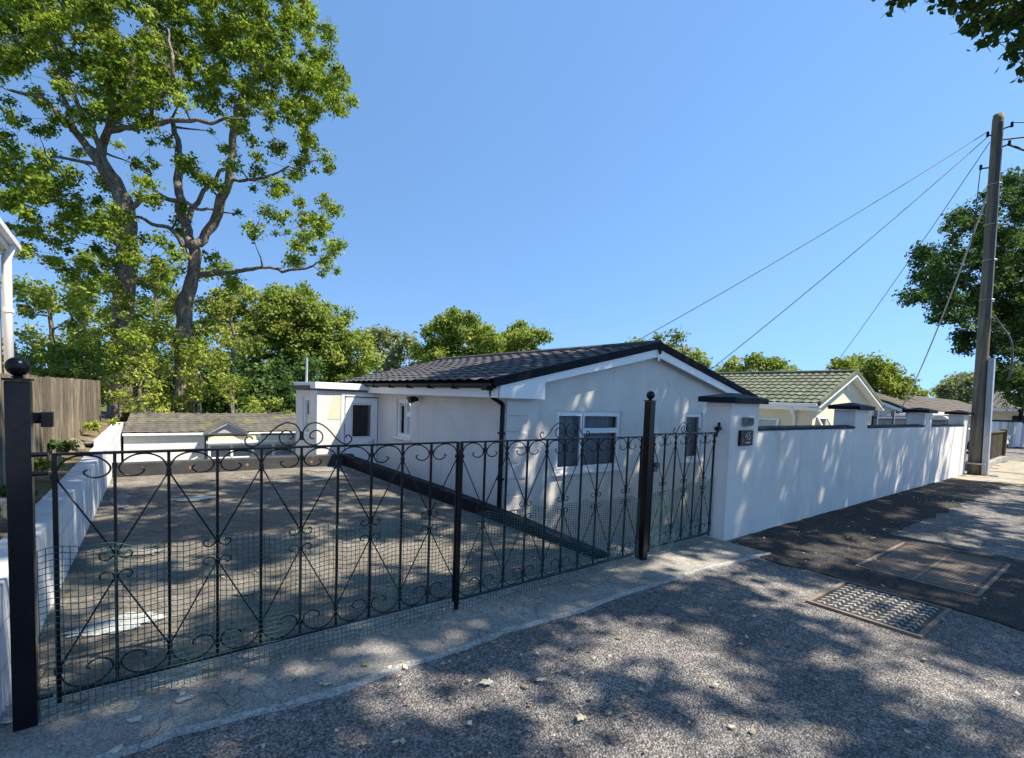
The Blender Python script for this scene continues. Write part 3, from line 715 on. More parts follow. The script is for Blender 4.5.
# ------------------------------------------------------------------ main bungalow
H = thing('bungalow', 'white rendered bungalow with dark tiled roof and black guttering behind the gates', 'bungalow', (4.5, 6.0, -0.95))
X0, X1, YF, YB = 4.56, 11.42, 6.0, 12.3
XR = (4.16+11.78)/2; ZR = 2.62; ZE = 1.74
def zroof(x): return ZR-(ZR-ZE)*abs(x-XR)/(XR-4.16)
bigw = (5.61-X0, 7.24-X0, 0.34, 1.37); smw = (9.27-X0, 9.93-X0, 0.36, 1.37)
wf = wall_grid((X0, YF, 0), (1, 0, 0), (0, 1, 0), X1-X0, -1.0, 1.5, [bigw, smw])
wf.quad((X0, YF, 1.5), (X1, YF, 1.5), (X1, YF, zroof(X1)-0.06), (XR, YF, ZR-0.06), (X0, YF, zroof(X0)-0.06))
wf.build('front_wall', 'render', H)
sw = (9.14-YF, 9.80-YF, 0.66, 1.44)
ws = wall_grid((X0, YF, 0), (0, 1, 0), (1, 0, 0), YB-YF, -1.0, 1.70, [sw]); ws.build('side_wall', 'render_warm', H)
MB().quad((X1, YF, -1), (X1, YB, -1), (X1, YB, 1.7), (X1, YF, 1.7)).quad((X0, YB, -1), (X1, YB, -1), (X1, YB, 1.7), (XR, YB, 2.5), (X0, YB, 1.7)).build('rear_wall', 'render_warm', H)
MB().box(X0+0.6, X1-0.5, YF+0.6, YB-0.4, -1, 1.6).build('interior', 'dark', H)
# windows
O = (X0, YF, 0); U = (1, 0, 0); Nn = (0, 1, 0)
a, b, c, d = bigw
window(H, O, U, Nn, a, b, c, d, [(a+0.05, 6.24-X0, c+0.05, d-0.05), (6.26-X0, b-0.05, 1.04, d-0.05), (6.26-X0, b-0.05, c+0.05, 1.02)])
a, b, c, d = smw
window(H, O, U, Nn, a, b, c, d, [(a+0.05, b-0.05, c+0.05, d-0.05)])
a, b, c, d = sw
window(H, (X0, YF, 0), (0, 1, 0), (1, 0, 0), a, b, c, d, [(a+0.04, a+0.28, 1.16, d-0.04), (a+0.04, a+0.28, c+0.04, 1.13), (a+0.31, b-0.04, c+0.04, d-0.04)])
# roof
roofL = roof_slope((4.16, 5.80, ZE+0.03), (4.16, 12.3, ZE+0.03), (XR, 5.80, ZR+0.02), (XR, 14.2, ZR+0.02)).build('roof', 'tile_grey', H)
roofR = roof_slope((11.78, 5.80, ZE+0.03), (11.78, 12.4, ZE+0.03), (XR, 5.80, ZR+0.02), (XR, 14.2, ZR+0.02)).build('roof', 'tile_grey', H)
MB().add([(4.16, 12.3, ZE), (11.78, 12.4, ZE), (XR, 14.2, ZR)], [(0, 1, 2)]).build('roof_hip', 'tile_grey', H)
rc = MB(); n_ = 19
for i in range(n_):
    y0 = 5.78+i*0.44; rc.tube([(XR, y0, ZR+0.02), (XR, y0+0.43, ZR+0.035)], [0.10, 0.085], 10)
sub(rc, 'ridge_tiles', 'tile_grey', roofL)
# black verges on the front rake, white bargeboards beneath
def rake(name, mat, y0, y1, up, dn, xa, xb, **kw):
    m = MB()
    za, zb_ = zroof(xa), zroof(xb)
    m.prism([(xa, y0, za+up), (xb, y0, zb_+up), (xb, y0, zb_-dn), (xa, y0, za-dn)], (0, y1-y0, 0)); return m.build(name, mat, H, **kw)
rake('verge', 'verge', 5.76, 5.86, 0.085, 0.045, 4.20, XR, bevel=0.008)
rake('verge', 'verge', 5.76, 5.86, 0.085, 0.045, XR+0.002, 11.84, bevel=0.008)
MB().prism([(XR-0.06, 5.752, ZR+0.03), (XR+0.06, 5.752, ZR+0.03), (XR+0.012, 5.752, ZR-0.15), (XR-0.012, 5.752, ZR-0.15)], (0, 0.03, 0)).build('ridge_end_cap', 'verge', H)
bl = MB().prism([(4.30, 5.80, zroof(4.30)-0.047), (XR-0.002, 5.80, ZR-0.047), (XR-0.002, 5.80, ZR-0.20), (5.16, 5.80, zroof(5.16)-0.165), (5.16, 5.80, 1.545), (4.30, 5.80, 1.545)], (0, 0.04, 0)); bl.build('bargeboard', 'upvc', H, bevel=0.004)
MB().prism([(XR+0.002, 5.80, ZR-0.047), (11.72, 5.80, zroof(11.72)-0.047), (11.72, 5.80, zroof(11.72)-0.185), (XR+0.002, 5.80, ZR-0.20)], (0, 0.04, 0)).build('bargeboard', 'upvc', H, bevel=0.004)
MB().box(XR-0.03, XR+0.03, 5.785, 5.799, ZR-0.27, ZR-0.10).build('bargeboard_joint', 'upvc', H)
# soffit return, side fascia, gutter with brackets, downpipe
MB().box(4.30, 5.16, 5.845, 5.998, 1.545, 1.56).box(4.30, 4.558, 6.0, 10.66, 1.545, 1.56).build('soffit', 'upvc', H)
MB().box(4.275, 4.298, 5.845, 10.66, 1.545, 1.72).build('fascia', 'upvc', H)
gm = MB(); prof = [(-0.055*math.cos(t)-0.0, -0.055*math.sin(t)) for t in np.linspace(0, math.pi, 9)]
gc = (4.215, ZE-0.005)
for i in range(9):
    gm.v += [(gc[0]+prof[i][0], 5.84, gc[1]+prof[i][1]), (gc[0]+prof[i][0], 12.3, gc[1]+prof[i][1]+0.0)]
for i in range(8): gm.f.append((2*i, 2*i+1, 2*i+3, 2*i+2))
gm.box(4.155, 4.165, 5.84, 12.3, ZE-0.012, ZE+0.006)
gt = gm.build('gutter', 'plastic', H)
for y in (6.9, 7.7, 8.5, 9.3, 10.1, 10.9, 11.6): sub(MB().box(4.15, 4.28, y, y+0.03, ZE-0.075, ZE-0.05).box(4.15, 4.165, y, y+0.03, ZE-0.075, ZE), 'gutter_bracket', 'plastic', gt)
sub(MB().box(4.16, 4.34, 5.95, 6.1, ZE-0.09, ZE-0.0), 'outlet', 'plastic', gt, bevel=0.006)
MB().tube(catmull([(4.30, 6.02, ZE-0.08), (4.30, 6.02, 1.60), (4.32, 6.02, 1.55), (4.46, 6.02, 1.48), (4.51, 6.02, 1.43), (4.51, 6.02, 1.2), (4.51, 6.02, -0.9)], 4), 0.034, 12).build('downpipe', 'plastic', H, smooth=True)
for z in (1.0, 0.3): MB().box(4.465, 4.556, 5.975, 6.065, z, z+0.03).build('pipe_clip', 'plastic', H, bevel=0.004)
# quoins
q = MB(); z = 1.52; k = 0
while z > -0.9:
    w_ = 0.44 if k % 2 == 0 else 0.27
    q.box(X0+0.012, X0+w_, YF-0.022, YF-0.001, z-0.235, z-0.012); z -= 0.245; k += 1
q.build('quoins', 'render', H, bevel=0.02)
# porch
PX0, PX1, PY0, PY1 = 3.2, 4.64, 10.7, 12.3
pd = (3.70-PX0, 4.62-PX0, -0.52, 1.53)
wall_grid((PX0, PY0, 0), (1, 0, 0), (0, 1, 0), 4.557-PX0+0.08, -1.0, 1.56, [pd]).build('porch_front_wall', 'render_warm', H)
lwn = (0.55, 1.05, 0.55, 1.42)
wall_grid((PX0, PY0, 0), (0, 1, 0), (1, 0, 0), 1.6, -1.0, 1.56, [lwn]).build('porch_side_wall', 'render_warm', H)
window(H, (PX0, PY0, 0), (0, 1, 0), (1, 0, 0), *lwn, [(lwn[0]+0.05, lwn[1]-0.05, lwn[2]+0.05, lwn[3]-0.05)], curtain=False)
MB().box(PX0-0.06, 4.27, PY0-0.07, PY1, 1.60, 1.735).build('porch_roof', 'upvc', H, bevel=0.006)
MB().box(PX0-0.03, 4.27, PY0-0.04, PY1, 1.562, 1.598).build('porch_fascia', 'lead', H)
MB().box(PX0-0.10, PX0-0.062, PY0+0.3, PY1, 1.58, 1.66).build('porch_gutter', 'lead', H)
PP = lambda x, z, dd=0: Vector((PX0+x, PY0+dd, z))
a, b, c, d = pd
m, bar = frame_mb(PP, a+0.002, b-0.002, c, d-0.002, 0.07, 0.0-0.012, 0.06); dfm = m.build('door_frame', 'upvc', H, bevel=0.004)
m, bar = frame_mb(PP, a+0.10, b-0.10, c+0.08, d-0.10, 0.13, 0.0, 0.05)
bar(a+0.23, b-0.23, c+0.21, 0.56); door = m.build('door', 'upvc', H, bevel=0.004)
sub(MB().quad(PP(a+0.23, 0.56, 0.03), PP(b-0.23, 0.56, 0.03), PP(b-0.23, d-0.23, 0.03), PP(a+0.23, d-0.23, 0.03)), 'pane', 'glass', door)
m, bar = frame_mb(PP, a+0.235, b-0.235, 0.565, d-0.235, 0.02, -0.004, 0.02); sub(m, 'glazing_bead', 'upvc', door)
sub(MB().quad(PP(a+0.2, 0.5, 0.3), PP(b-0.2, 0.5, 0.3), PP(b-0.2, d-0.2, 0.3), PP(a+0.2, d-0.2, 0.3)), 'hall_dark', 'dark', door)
sub(MB().box(PX0+a+0.33, PX0+b-0.33, PY0-0.012, PY0-0.001, 0.40, 0.46), 'letter_plate', 'upvc', door)
sub(MB().box(PX0+b-0.20, PX0+b-0.17, PY0-0.012, PY0-0.001, 0.33, 0.52).tube([(PX0+b-0.185, PY0-0.03, 0.46), (PX0+b-0.30, PY0-0.035, 0.46)], 0.009, 8), 'handle', 'steel', door)
# slant-edged cream patch on the wall beside the door
MB().prism([(3.42, PY0-0.004, 0.96), (3.69, PY0-0.004, 0.96), (3.69, PY0-0.004, 1.5), (3.56, PY0-0.004, 1.5)], (0, 0.003, 0)).build('cream_patch', 'creamwall', H)
wl = thing('security_light', 'small black floodlight fixed high on the bungalow side wall', 'wall lamp', (4.45, 8.75, 1.42))
MB().box(4.44, 4.499, 8.70, 8.80, 1.42, 1.50).build('bracket', 'plastic', wl, bevel=0.005)
MB().prism([(4.30, 8.68, 1.50), (4.44, 8.68, 1.52), (4.44, 8.68, 1.42), (4.35, 8.68, 1.38)], (0, 0.15, 0)).build('lamp_head', 'plastic', wl, bevel=0.008)
vp = solo(MB().tube([(3.32, 11.9, 1.73), (3.32, 11.9, 2.3)], 0.028, 10), 'vent_pipe', 'steel', 'thin upright grey pipe standing on the flat porch roof of the white bungalow', 'pipe')

# ------------------------------------------------------------------ low white bungalow beyond the drive
G = thing('bungalow', 'low white bungalow with weathered grey tiles beyond the far end of the driveway', 'bungalow', (0, 13, -1.2))
gx0, gx1, gy0, gy1, gze, gzr = 0.02, 6.6, 13.0, 16.4, 0.53, 0.86
MB().box(gx0, 1.45, gy0, gy1, -1.2, 0.50).box(1.452, gx1, gy0+0.5, gy1, -1.2, 0.50).build('wall', 'render_warm', G)
r1 = roof_slope((gx0-0.02, gy0-0.05, gze), (gx1, gy0-0.05, gze), (gx0+0.15, 15.0, gzr), (gx1, 15.0, gzr), 0.2, 0.2, 0.012, 0.012).build('roof', 'tile_weathered', G)
MB().quad((gx0, 15.0, gzr+0.01), (gx1, 15.0, gzr+0.01), (gx1, 17, gze), (gx0-.1, 17, gze)).build('roof', 'tile_weathered', G)
MB().box(gx0-0.02, gx1, gy0-0.09, gy0-0.052, gze-0.05, gze+0.0).build('gutter', 'upvc', G, bevel=0.008)
pg = MB().prism([(1.50, 12.78, 0.53), (2.24, 12.78, 0.53), (1.87, 12.78, 0.745)], (0, 0.05, 0)).build('porch_gable', 'whitewood', G)
sub(MB().prism([(1.44, 12.72, 0.525), (1.87, 12.72, 0.775), (2.30, 12.72, 0.525), (2.24, 12.72, 0.525), (1.87, 12.72, 0.738), (1.50, 12.72, 0.525)], (0, 0.06, 0)), 'bargeboard', 'upvc', pg)
sub(MB().prism([(1.42, 12.70, 0.53), (1.87, 12.70, 0.795), (1.87, 12.70, 0.78), (1.44, 12.70, 0.526)], (0, 1.4, 0)).prism([(2.32, 12.70, 0.53), (1.87, 12.70, 0.795), (1.87, 12.70, 0.78), (2.30, 12.70, 0.526)], (0, 1.4, 0)), 'gable_roof', 'tile_weathered', pg)
MB().box(1.50, 5.2, 12.80, 12.86, 0.36, 0.455).build('fascia_panel', 'yellow', G)
MB().box(1.46, 5.2, 12.76, 12.80, 0.30, 0.355).build('fascia', 'upvc', G)
fb = MB().box(1.5, 5.2, 12.84, 12.88, -1.1, -0.02).box(1.5, 5.2, 12.84, 12.88, 0.24, 0.30)
x = 1.5
while x < 5.2: fb.box(x, x+0.05, 12.83, 12.89, -0.02, 0.24); x += 0.44
wfm = fb.build('window', 'upvc', G)
sub(MB().quad((1.5, 12.87, -0.02), (5.2, 12.87, -0.02), (5.2, 12.87, 0.24), (1.5, 12.87, 0.24)), 'pane', 'glass', wfm)
sub(MB().box(1.5, 5.2, 13.2, 13.22, -0.3, 0.35), 'window_backing', 'upvc', wfm)

# ------------------------------------------------------------------ green-roofed cream bungalow
def gabled(name, label, x0, x1, yf, yb, zb, ze, xr, zr, wallm, tilem, vergem, ov=0.3):
    t = thing(name, label, 'bungalow', (x0, yf, zb))
    zf = lambda x: zr-(zr-ze)*abs(x-xr)/((xr-x0+ov) if x < xr else (x1+ov-xr))
    w = MB().box(x0, x1, yf, yb, zb, ze-0.02)
    w.prism([(x0, yf, ze-0.02), (x1, yf, ze-0.02), (x1, yf, zf(x1)-0.08), (xr, yf, zr-0.08), (x0, yf, zf(x0)-0.08)], (0, yb-yf, 0))
    w.build('wall', wallm, t)
    y0 = yf-ov
    roof_slope((x0-ov, y0, ze), (x0-ov, yb+ov, ze), (xr, y0, zr), (xr, yb+ov, zr), 0.34, 0.26, 0.03, 0.035).build('roof', tilem, t)
    roof_slope((x1+ov, y0, ze), (x1+ov, yb+ov, ze), (xr, y0, zr), (xr, yb+ov, zr), 0.34, 0.26, 0.03, 0.035).build('roof', tilem, t)
    v = MB()
    for xa, xb in ((x0-ov, xr), (x1+ov, xr)):
        v.prism([(xa, y0-0.03, ze+0.09), (xb, y0-0.03, zr+0.1), (xb, y0-0.03, zr-0.04), (xa, y0-0.03, ze-0.05)], (0, 0.09, 0))
    v.build('verge', vergem, t)
    bb = MB()
    for xa, xb in ((x0-ov, xr), (x1+ov, xr)):
        bb.prism([(xa, y0-0.01, ze-0.052), (xb, y0-0.01, zr-0.042), (xb, y0-0.01, zr-0.13), (xa, y0-0.01, ze-0.14)], (0, 0.05, 0))
        bb.prism([(xa, y0+0.04, ze-0.10), (xb, y0+0.04, zr-0.09), (xb, y0+0.04, zr-0.11), (xa, y0+0.04, ze-0.12)], (0, ov, 0))
    bb.build('bargeboard', 'upvc', t)
    MB().tube([(xr, y0, zr+0.03), (xr, yb+ov, zr+0.03)], 0.09, 10).build('ridge', tilem, t)
    MB().box(x0-ov-0.09, x0-ov, y0+0.05, yb, ze-0.1, ze+0.01).build('gutter', 'upvc', t, bevel=0.02)
    MB().box(x0-ov, x0-ov+0.03, y0+0.05, yb, ze-0.22, ze-0.03).box(x0-ov+0.03, x0, y0+0.05, yb, ze-0.22, ze-0.2).build('fascia', 'upvc', t)
    return t
GR = gabled('bungalow', 'cream bungalow with ribbed green tiled roof behind the boundary wall', 18.2, 23.9, 7.0, 15.0, -1.2, 1.72, 21.0, 2.92, 'creamwall', 'tile_green', 'tile_green')
MB().tube([(17.92, 7.55, 1.62), (17.95, 7.55, 1.4), (18.12, 7.55, 1.3), (18.12, 7.55, -1.0)], 0.06, 10).build('downpipe', 'upvc', GR, smooth=True)
def open_window(par, o, u, n, w_, h, tilt):
    o, u, n = Vector(o), Vector(u), Vector(n); dn = Vector((0, 0, -1))*math.cos(tilt)-n*math.sin(tilt)
    P = lambda x, z, dd=0: o+u*x-dn*(-0)+dn*(h-z)+n*dd
    m, bar = frame_mb(P, 0, w_, 0, h, 0.07, -0.02, 0.03)
    f = m.build('window', 'upvc', par)
    sub(MB().quad(P(0.07, 0.07, 0), P(w_-0.07, 0.07, 0), P(w_-0.07, h-0.07, 0), P(0.07, h-0.07, 0)), 'pane', 'glass', f)
    sub(MB().quad(P(0.0, 0.0, 0.3), P(w_, 0.0, 0.3), P(w_, h, 0.05), P(0, h, 0.05)), 'window_backing', 'bluegrey', f)
    return f
open_window(GR, (18.19, 8.05, 1.18), (0, 1, 0), (1, 0, 0), 0.75, 0.42, 0.5)
open_window(GR, (18.5, 6.98, 1.30), (1, 0, 0), (0, 1, 0), 0.85, 0.45, 0.5)
wnd = MB(); P = lambda x, z, dd=0: Vector((22.0+x, 6.97+dd, z))
m, bar = frame_mb(P, 0, 1.2, 0.5, 1.2, 0.07, -0.01, 0.028); f = m.build('window', 'upvc', GR)
sub(MB().quad(P(0.05, 0.55, 0.02), P(1.15, 0.55, 0.02), P(1.15, 1.15, 0.02), P(0.05, 1.15, 0.02)), 'pane', 'dark', f)
MB().box(20.94, 21.0, 6.93, 6.995, 2.25, 2.62).build('gable_bracket', 'upvc', GR)

# ------------------------------------------------------------------ third bungalow, long mossy roof
T3 = thing('bungalow', 'white bungalow with long mossy roof, tree shade in its colour, beyond the cream bungalow', 'bungalow', (34, 8.5, -1.2))
MB().box(34.2, 62, 8.9, 14, -1.2, 1.70).prism([(34.2, 8.9, 1.7), (34.2, 11.2, 2.6), (34.2, 14, 1.7)], (20, 0, 0)).build('wall', 'render', T3)
roof_slope((34.1, 8.45, 1.68), (62.5, 8.45, 1.68), (34.1, 11.2, 2.8), (62.5, 11.2, 2.8), 0.35, 0.3, 0.03, 0.03, 3).build('roof', 'tile_moss_shade', T3)
MB().add([(34.1, 14.2, 1.68), (62.5, 14.2, 1.68), (62.5, 11.2, 2.82), (34.1, 11.2, 2.82)], [(0, 1, 2, 3)]).build('roof', 'tile_moss_shade', T3)
MB().box(34.1, 62.5, 8.38, 8.44, 1.48, 1.68).prism([(34.05, 8.4, 1.66), (34.05, 11.2, 2.78), (34.05, 11.2, 2.6), (34.05, 8.4, 1.48)], (0.04, 0, 0)).build('fascia', 'upvc', T3)
MB().box(34.14, 34.19, 9.8, 10.6, 0.4, 1.3).build('window', 'dark', T3)
rl = thing('railing', 'blue grey upright railing standing between the cream bungalow and second pier', 'railing', (17.6, 5, 0))
r_ = MB(); x = 17.4
while x < 20.4: r_.box(x, x+0.025, 5.0, 5.02, 0.0, 1.44); x += 0.11
r_.build('balusters', 'bluegrey', rl)
for x in (17.38, 18.9, 20.4): MB().box(x, x+0.09, 4.95, 5.04, -1.2, 1.58).build('post', 'bluegrey', rl)
MB().box(17.38, 20.5, 4.98, 5.045, 1.35, 1.39).box(17.38, 20.5, 4.98, 5.045, 0.1, 0.14).build('rail', 'bluegrey', rl)
MB().box(17.5, 18.85, 5.05, 5.07, 0.0, 1.32).build('infill_panel', 'bluegrey', rl)
tp = thing('garden_shed', 'small dark teal shed with curved roof glimpsed between the last two piers', 'shed', (22, 4.6, -1.2))
MB().box(21.0, 23.6, 4.6, 5.8, -1.2, 1.36).build('wall', 'teal', tp)
rf = MB(); n8 = 9
prf = [(21.0+2.6*i/8, 1.36+0.14*math.sin(math.pi*i/8)) for i in range(9)]
rf.prism([(a, 4.55, b) for a, b in prf]+[(23.6, 4.55, 1.34), (21.0, 4.55, 1.34)], (0, 1.3, 0)).build('roof', 'lead', tp)
r_ = MB()
for i in range(12): r_.box(21.1+0.2*i, 21.14+0.2*i, 4.58, 4.599, -0.2, 1.3)
r_.build('ribs', 'lead', tp)

# ------------------------------------------------------------------ far right: boarded fence, white gates, cream house, car
bf = thing('boarded_fence', 'short dark brown boarded fence on a concrete kerb to the right of the pole', 'fence', (19.6, 2.95, 0))
r_ = MB()
p0, p1 = Vector((18.55, 2.98, 0)), Vector((24.5, 3.22, 0)); nb = 44
for i in range(nb):
    a = p0.lerp(p1, i/nb); b = p0.lerp(p1, (i+0.96)/nb); o = 0.012*(i % 2)
    r_.prism([(a.x, a.y-o, 0.16), (b.x, b.y-o, 0.16), (b.x, b.y-o+0.02, 0.16), (a.x, a.y-o+0.02, 0.16)], (0, 0, 0.83))
r_.build('boards', 'brownwood', bf)
MB().prism([(18.5, 2.93, 1.0), (24.55, 3.17, 1.0), (24.55, 3.29, 1.0), (18.5, 3.05, 1.0)], (0, 0, 0.04)).build('capping_rail', 'brownwood', bf)
MB().prism([(18.5, 2.85, 0.0), (24.7, 3.09, 0.0), (24.7, 3.29, 0.0), (18.5, 3.05, 0.0)], (0, 0, 0.15)).build('kerb', 'concrete', bf, bevel=0.01)
MB().box(24.5, 24.62, 3.12, 3.3, 0, 1.08).build('end_post', 'brownwood', bf)
def plank_gate(label, p0, p1, h, n=12):
    t = thing('timber_gate', label, 'gate', p0, group='white timber gates across the lane')
    p0, p1 = Vector(p0), Vector(p1); m = MB(); d = (p1-p0); q = Vector((-d.y, d.x, 0)).normalized()*0.03
    for i in range(n):
        a = p0.lerp(p1, i/n); b = p0.lerp(p1, (i+0.95)/n); m.prism([a, b, b+q, a+q], (0, 0, h))
    m.build('boards', 'whitewood', t)
    m = MB(); e = Vector((0, 0, h+0.003)); m.prism([p0-q+e, p1-q+e, p1+2*q+e, p0+2*q+e], (0, 0, 0.09)); m.build('top_rail', 'blackpaint', t)
    for pp in (p0, p1):
        pass
    return t
plank_gate('white boarded timber gate leaf nearest the parked car', (34.4, 4.35, 0.05), (35.3, 3.98, 0.05), 1.22)
plank_gate('white boarded timber gate leaf at the right edge of the picture', (35.35, 3.96, 0.05), (36.6, 3.5, 0.05), 1.17)
plank_gate('white boarded timber screen panel hidden partly behind the parked car', (32.4, 5.1, 0.05), (34.35, 4.4, 0.05), 1.22)
arch = thing('pergola', 'dark timber post and curved beam above the white timber gates', 'pergola', (35.2, 4.0, 0))
MB().box(35.36, 35.5, 4.02, 4.16, 0, 1.95).build('post', 'blackpaint', arch)
MB().tube(catmull([(35.2, 4.15, 1.85), (36.0, 3.8, 1.95), (37, 3.4, 2.2), (39, 2.8, 2.5)], 5), 0.07, 6).build('beam', 'blackpaint', arch)
C4 = thing('bungalow', 'cream bungalow with pale grey roof far down the lane behind the white gates', 'bungalow', (44, 6, -0.5))
MB().box(42, 62, 0.5, 6.2, -1.2, 2.0).build('wall', 'creamwall', C4)
roof_slope((41.5, 0.2, 2.0), (41.5, 6.6, 2.0), (46, 0.2, 3.1), (46, 6.6, 3.1), 0.35, 0.3, 0.03, 0.03, 3).build('roof', 'tile_weathered', C4)
MB().box(41.42, 41.5, 0.2, 6.6, 1.85, 2.02).build('gutter', 'upvc', C4)
MB().box(41.95, 41.99, 4.2, 5.2, 0.9, 1.6).build('window', 'dark', C4)

def car(loc, rz):
    t = thing('parked_car', 'white hatchback car parked nose out behind the brown boarded fence', 'car', loc, rz)
    def W(m, name, mat, **kw):      # modelled in the car's own frame: +x is the nose
        m.world = False; return m.build(name, mat, t, **kw)
    side = [(-2.05, 0.35), (-2.1, 0.75), (-2.0, 1.0), (-1.75, 1.42), (-1.3, 1.5), (-0.1, 1.5), (0.35, 1.4), (0.95, 1.02), (1.75, 0.88), (2.05, 0.72), (2.12, 0.42), (2.0, 0.25), (-1.95, 0.25)]
    b = MB(); n = len(side); ws = []
    for s in (-1, -0.86, 0.86, 1):
        for x, z in side:
            k = 0.72 if z > 1.3 else (0.93 if z > 0.95 else 1.0)
            sc = 1 if abs(s) < 0.9 else 0.97
            yy = s*0.86*(k if abs(s) > 0.9 else k)
            b.v.append((x*sc, yy, 0.35+(z-0.35)*(sc if abs(s) > 0.9 else 1)+ (0.0)))
    for r in range(3):
        for i in range(n): b.f.append((r*n+i, r*n+(i+1) % n, (r+1)*n+(i+1) % n, (r+1)*n+i))
    b.f.append(tuple(range(n))[::-1]); b.f.append(tuple(3*n+i for i in range(n)))
    W(b, 'body', 'carpaint', bevel=0.03, smooth=False)
    g = MB()
    for s in (-1, 1):
        g.add([(-1.6, s*0.815, 1.02), (0.75, s*0.815, 1.02), (0.25, s*0.645, 1.36), (-0.1, s*0.64, 1.42), (-1.3, s*0.64, 1.42), (-1.65, s*0.68, 1.3)], [(0, 1, 2, 3, 4, 5)])
    W(g, 'side_window', 'dark')
    W(MB().add([(0.98, -0.7, 1.04), (0.98, 0.7, 1.04), (0.40, 0.56, 1.41), (0.40, -0.56, 1.41)], [(0, 1, 2, 3)]), 'windscreen', 'dark')
    for x in (-1.3, 1.3):
        for s in (-1, 1):
            wh = MB().lathe([(0.001, -0.1), (0.28, -0.1), (0.31, -0.07), (0.31, 0.07), (0.28, 0.1), (0.001, 0.1)], (x, s*0.78, 0.31), 24, 'y'); w_ = W(wh, 'wheel', 'rubber')
            rm = MB().lathe([(0.001, -0.105), (0.19, -0.105), (0.2, -0.09), (0.2, 0.105), (0.001, 0.105)], (x, s*0.78, 0.31), 18, 'y')
            rm = rm.build('rim', 'steel'); rm.parent = w_
    for s in (-1, 1): W(MB().box(1.95, 2.13, s*0.66-0.13, s*0.66+0.13, 0.62, 0.76), 'headlight', 'steel', bevel=0.02)
    W(MB().box(1.9, 2.16, -0.6, 0.6, 0.33, 0.46), 'bumper_grille', 'plastic', bevel=0.02)
    for s in (-1, 1): W(MB().box(0.55, 0.7, s*0.93-0.09, s*0.93+0.09, 0.98, 1.1), 'mirror', 'plastic', bevel=0.03)
car((27.6, 5.6, 0.0), rad(-86))

# ------------------------------------------------------------------ utility pole, cables
PB, PT = Vector((17.5, 2.77, 0)), Vector((17.55, 2.96, 9.15))
pl = thing('utility_pole', 'tall weathered wooden utility pole at the end of the white wall', 'pole', (17.47, 2.79, 0))
MB().tube([PB+(PT-PB)*t for t in (0, 0.1, 0.3, 0.5, 0.7, 0.9, 0.985, 1.0)], [0.142, 0.138, 0.132, 0.126, 0.12, 0.116, 0.115, 0.1], 18).build('pole', 'polewood', pl, smooth=True)
off = Vector((0.08, -0.19, 0))
ch = MB(); q0 = PB+off
def chan(m, p, q, w_, d_):
    m.add([p+Vector((-w_, -d_, 0)), p+Vector((w_, -d_, 0)), p+Vector((w_, d_, 0)), p+Vector((-w_, d_, 0)), q+Vector((-w_, -d_, 0)), q+Vector((w_, -d_, 0)), q+Vector((w_, d_, 0)), q+Vector((-w_, d_, 0))],
          [(0, 3, 2, 1), (4, 5, 6, 7), (0, 1, 5, 4), (1, 2, 6, 5), (2, 3, 7, 6), (3, 0, 4, 7)])
def onpole(z, dx=0, dy=0): return PB+(PT-PB)*(z/9.15)+Vector((dx, dy, 0))
chan(ch, onpole(0.02, 0.0, -0.205), onpole(3.0, 0.0, -0.19), 0.09, 0.06); ch.build('cable_guard', 'steel', pl, bevel=0.01)
ch = MB(); chan(ch, onpole(4.0, -0.1, -0.085), onpole(8.9, -0.085, -0.07), 0.04, 0.045); ch.build('cable_cover', 'lead', pl, bevel=0.01)
r_ = MB()
for z in (4.5, 5.5, 6.4, 7.4): 
    p = onpole(z); MB().tube([p+Vector((0.15*math.cos(a), 0.15*math.sin(a)-0.02, 0)) for a in np.linspace(0, 2*math.pi, 17)], 0.010, 4).build('strap', 'steel', pl)
r_ = MB()
for z, dx, dy in ((8.65, -0.05, 0.17), (8.75, 0.02, -0.26), (7.85, -0.06, 0.26), (8.3, 0.0, -0.24)):
    MB().tube([onpole(z), onpole(z+0.03, dx, dy)], 0.018, 6).tube([onpole(z+0.0, dx, dy), onpole(z+0.12, dx, dy)], 0.03, 8).build('insulator_arm', 'plastic', pl)
MB().tube(catmull([onpole(4.1, 0, -0.17), onpole(3.85, 0.05, -0.30), onpole(3.4, 0.05, -0.52), onpole(2.75, 0.05, -0.55), onpole(2.45, 0.0, -0.5)], 5), 0.022, 8).build('loose_cable', 'lead', pl, smooth=True)
MB().box(17.38, 17.62, 2.30, 2.48, 0.0, 0.05).build('foot_plate', 'steel', pl, bevel=0.01)
MB().box(17.30, 17.42, 2.55, 2.93, 0.28, 0.32).build('ground_strap', 'wirepale', pl)
def cable(name, label, a, b, sag, r, mat='wire', group='overhead cables from the pole'):
    a, b = Vector(a), Vector(b); pts = [a.lerp(b, t)-Vector((0, 0, sag*4*t*(1-t))) for t in np.linspace(0, 1, 24)]
    solo(MB().tube(pts, r, 6), name, mat, label, 'cable', group)
cable('overhead_cable', 'upper of the two long thin cables running left from the pole top', onpole(8.78, -0.05, 0.17), (9.2, 8.4, 2.52), 0.12, 0.009)
cable('overhead_cable', 'lower of the two long thin cables running left from the pole top', onpole(8.66, -0.05, 0.15), (10.9, 6.95, 2.02), 0.10, 0.009)
cable('overhead_cable', 'steep thin cable falling from the pole top to the green roof ridge', onpole(8.5, -0.05, 0.12), (21.0, 7.6, 2.98), 0.1, 0.009)
cable('overhead_cable', 'pale rope like cable falling from the pole to the mossy roof', onpole(7.9, 0.02, -0.05), (30.0, 7.6, 1.75), 0.55, 0.022, 'wirepale')
cable('overhead_cable', 'short thin drop cable close beside the left of the pole', onpole(7.95, -0.06, 0.26), onpole(5.3, -0.06, 0.36), 0.0, 0.010)
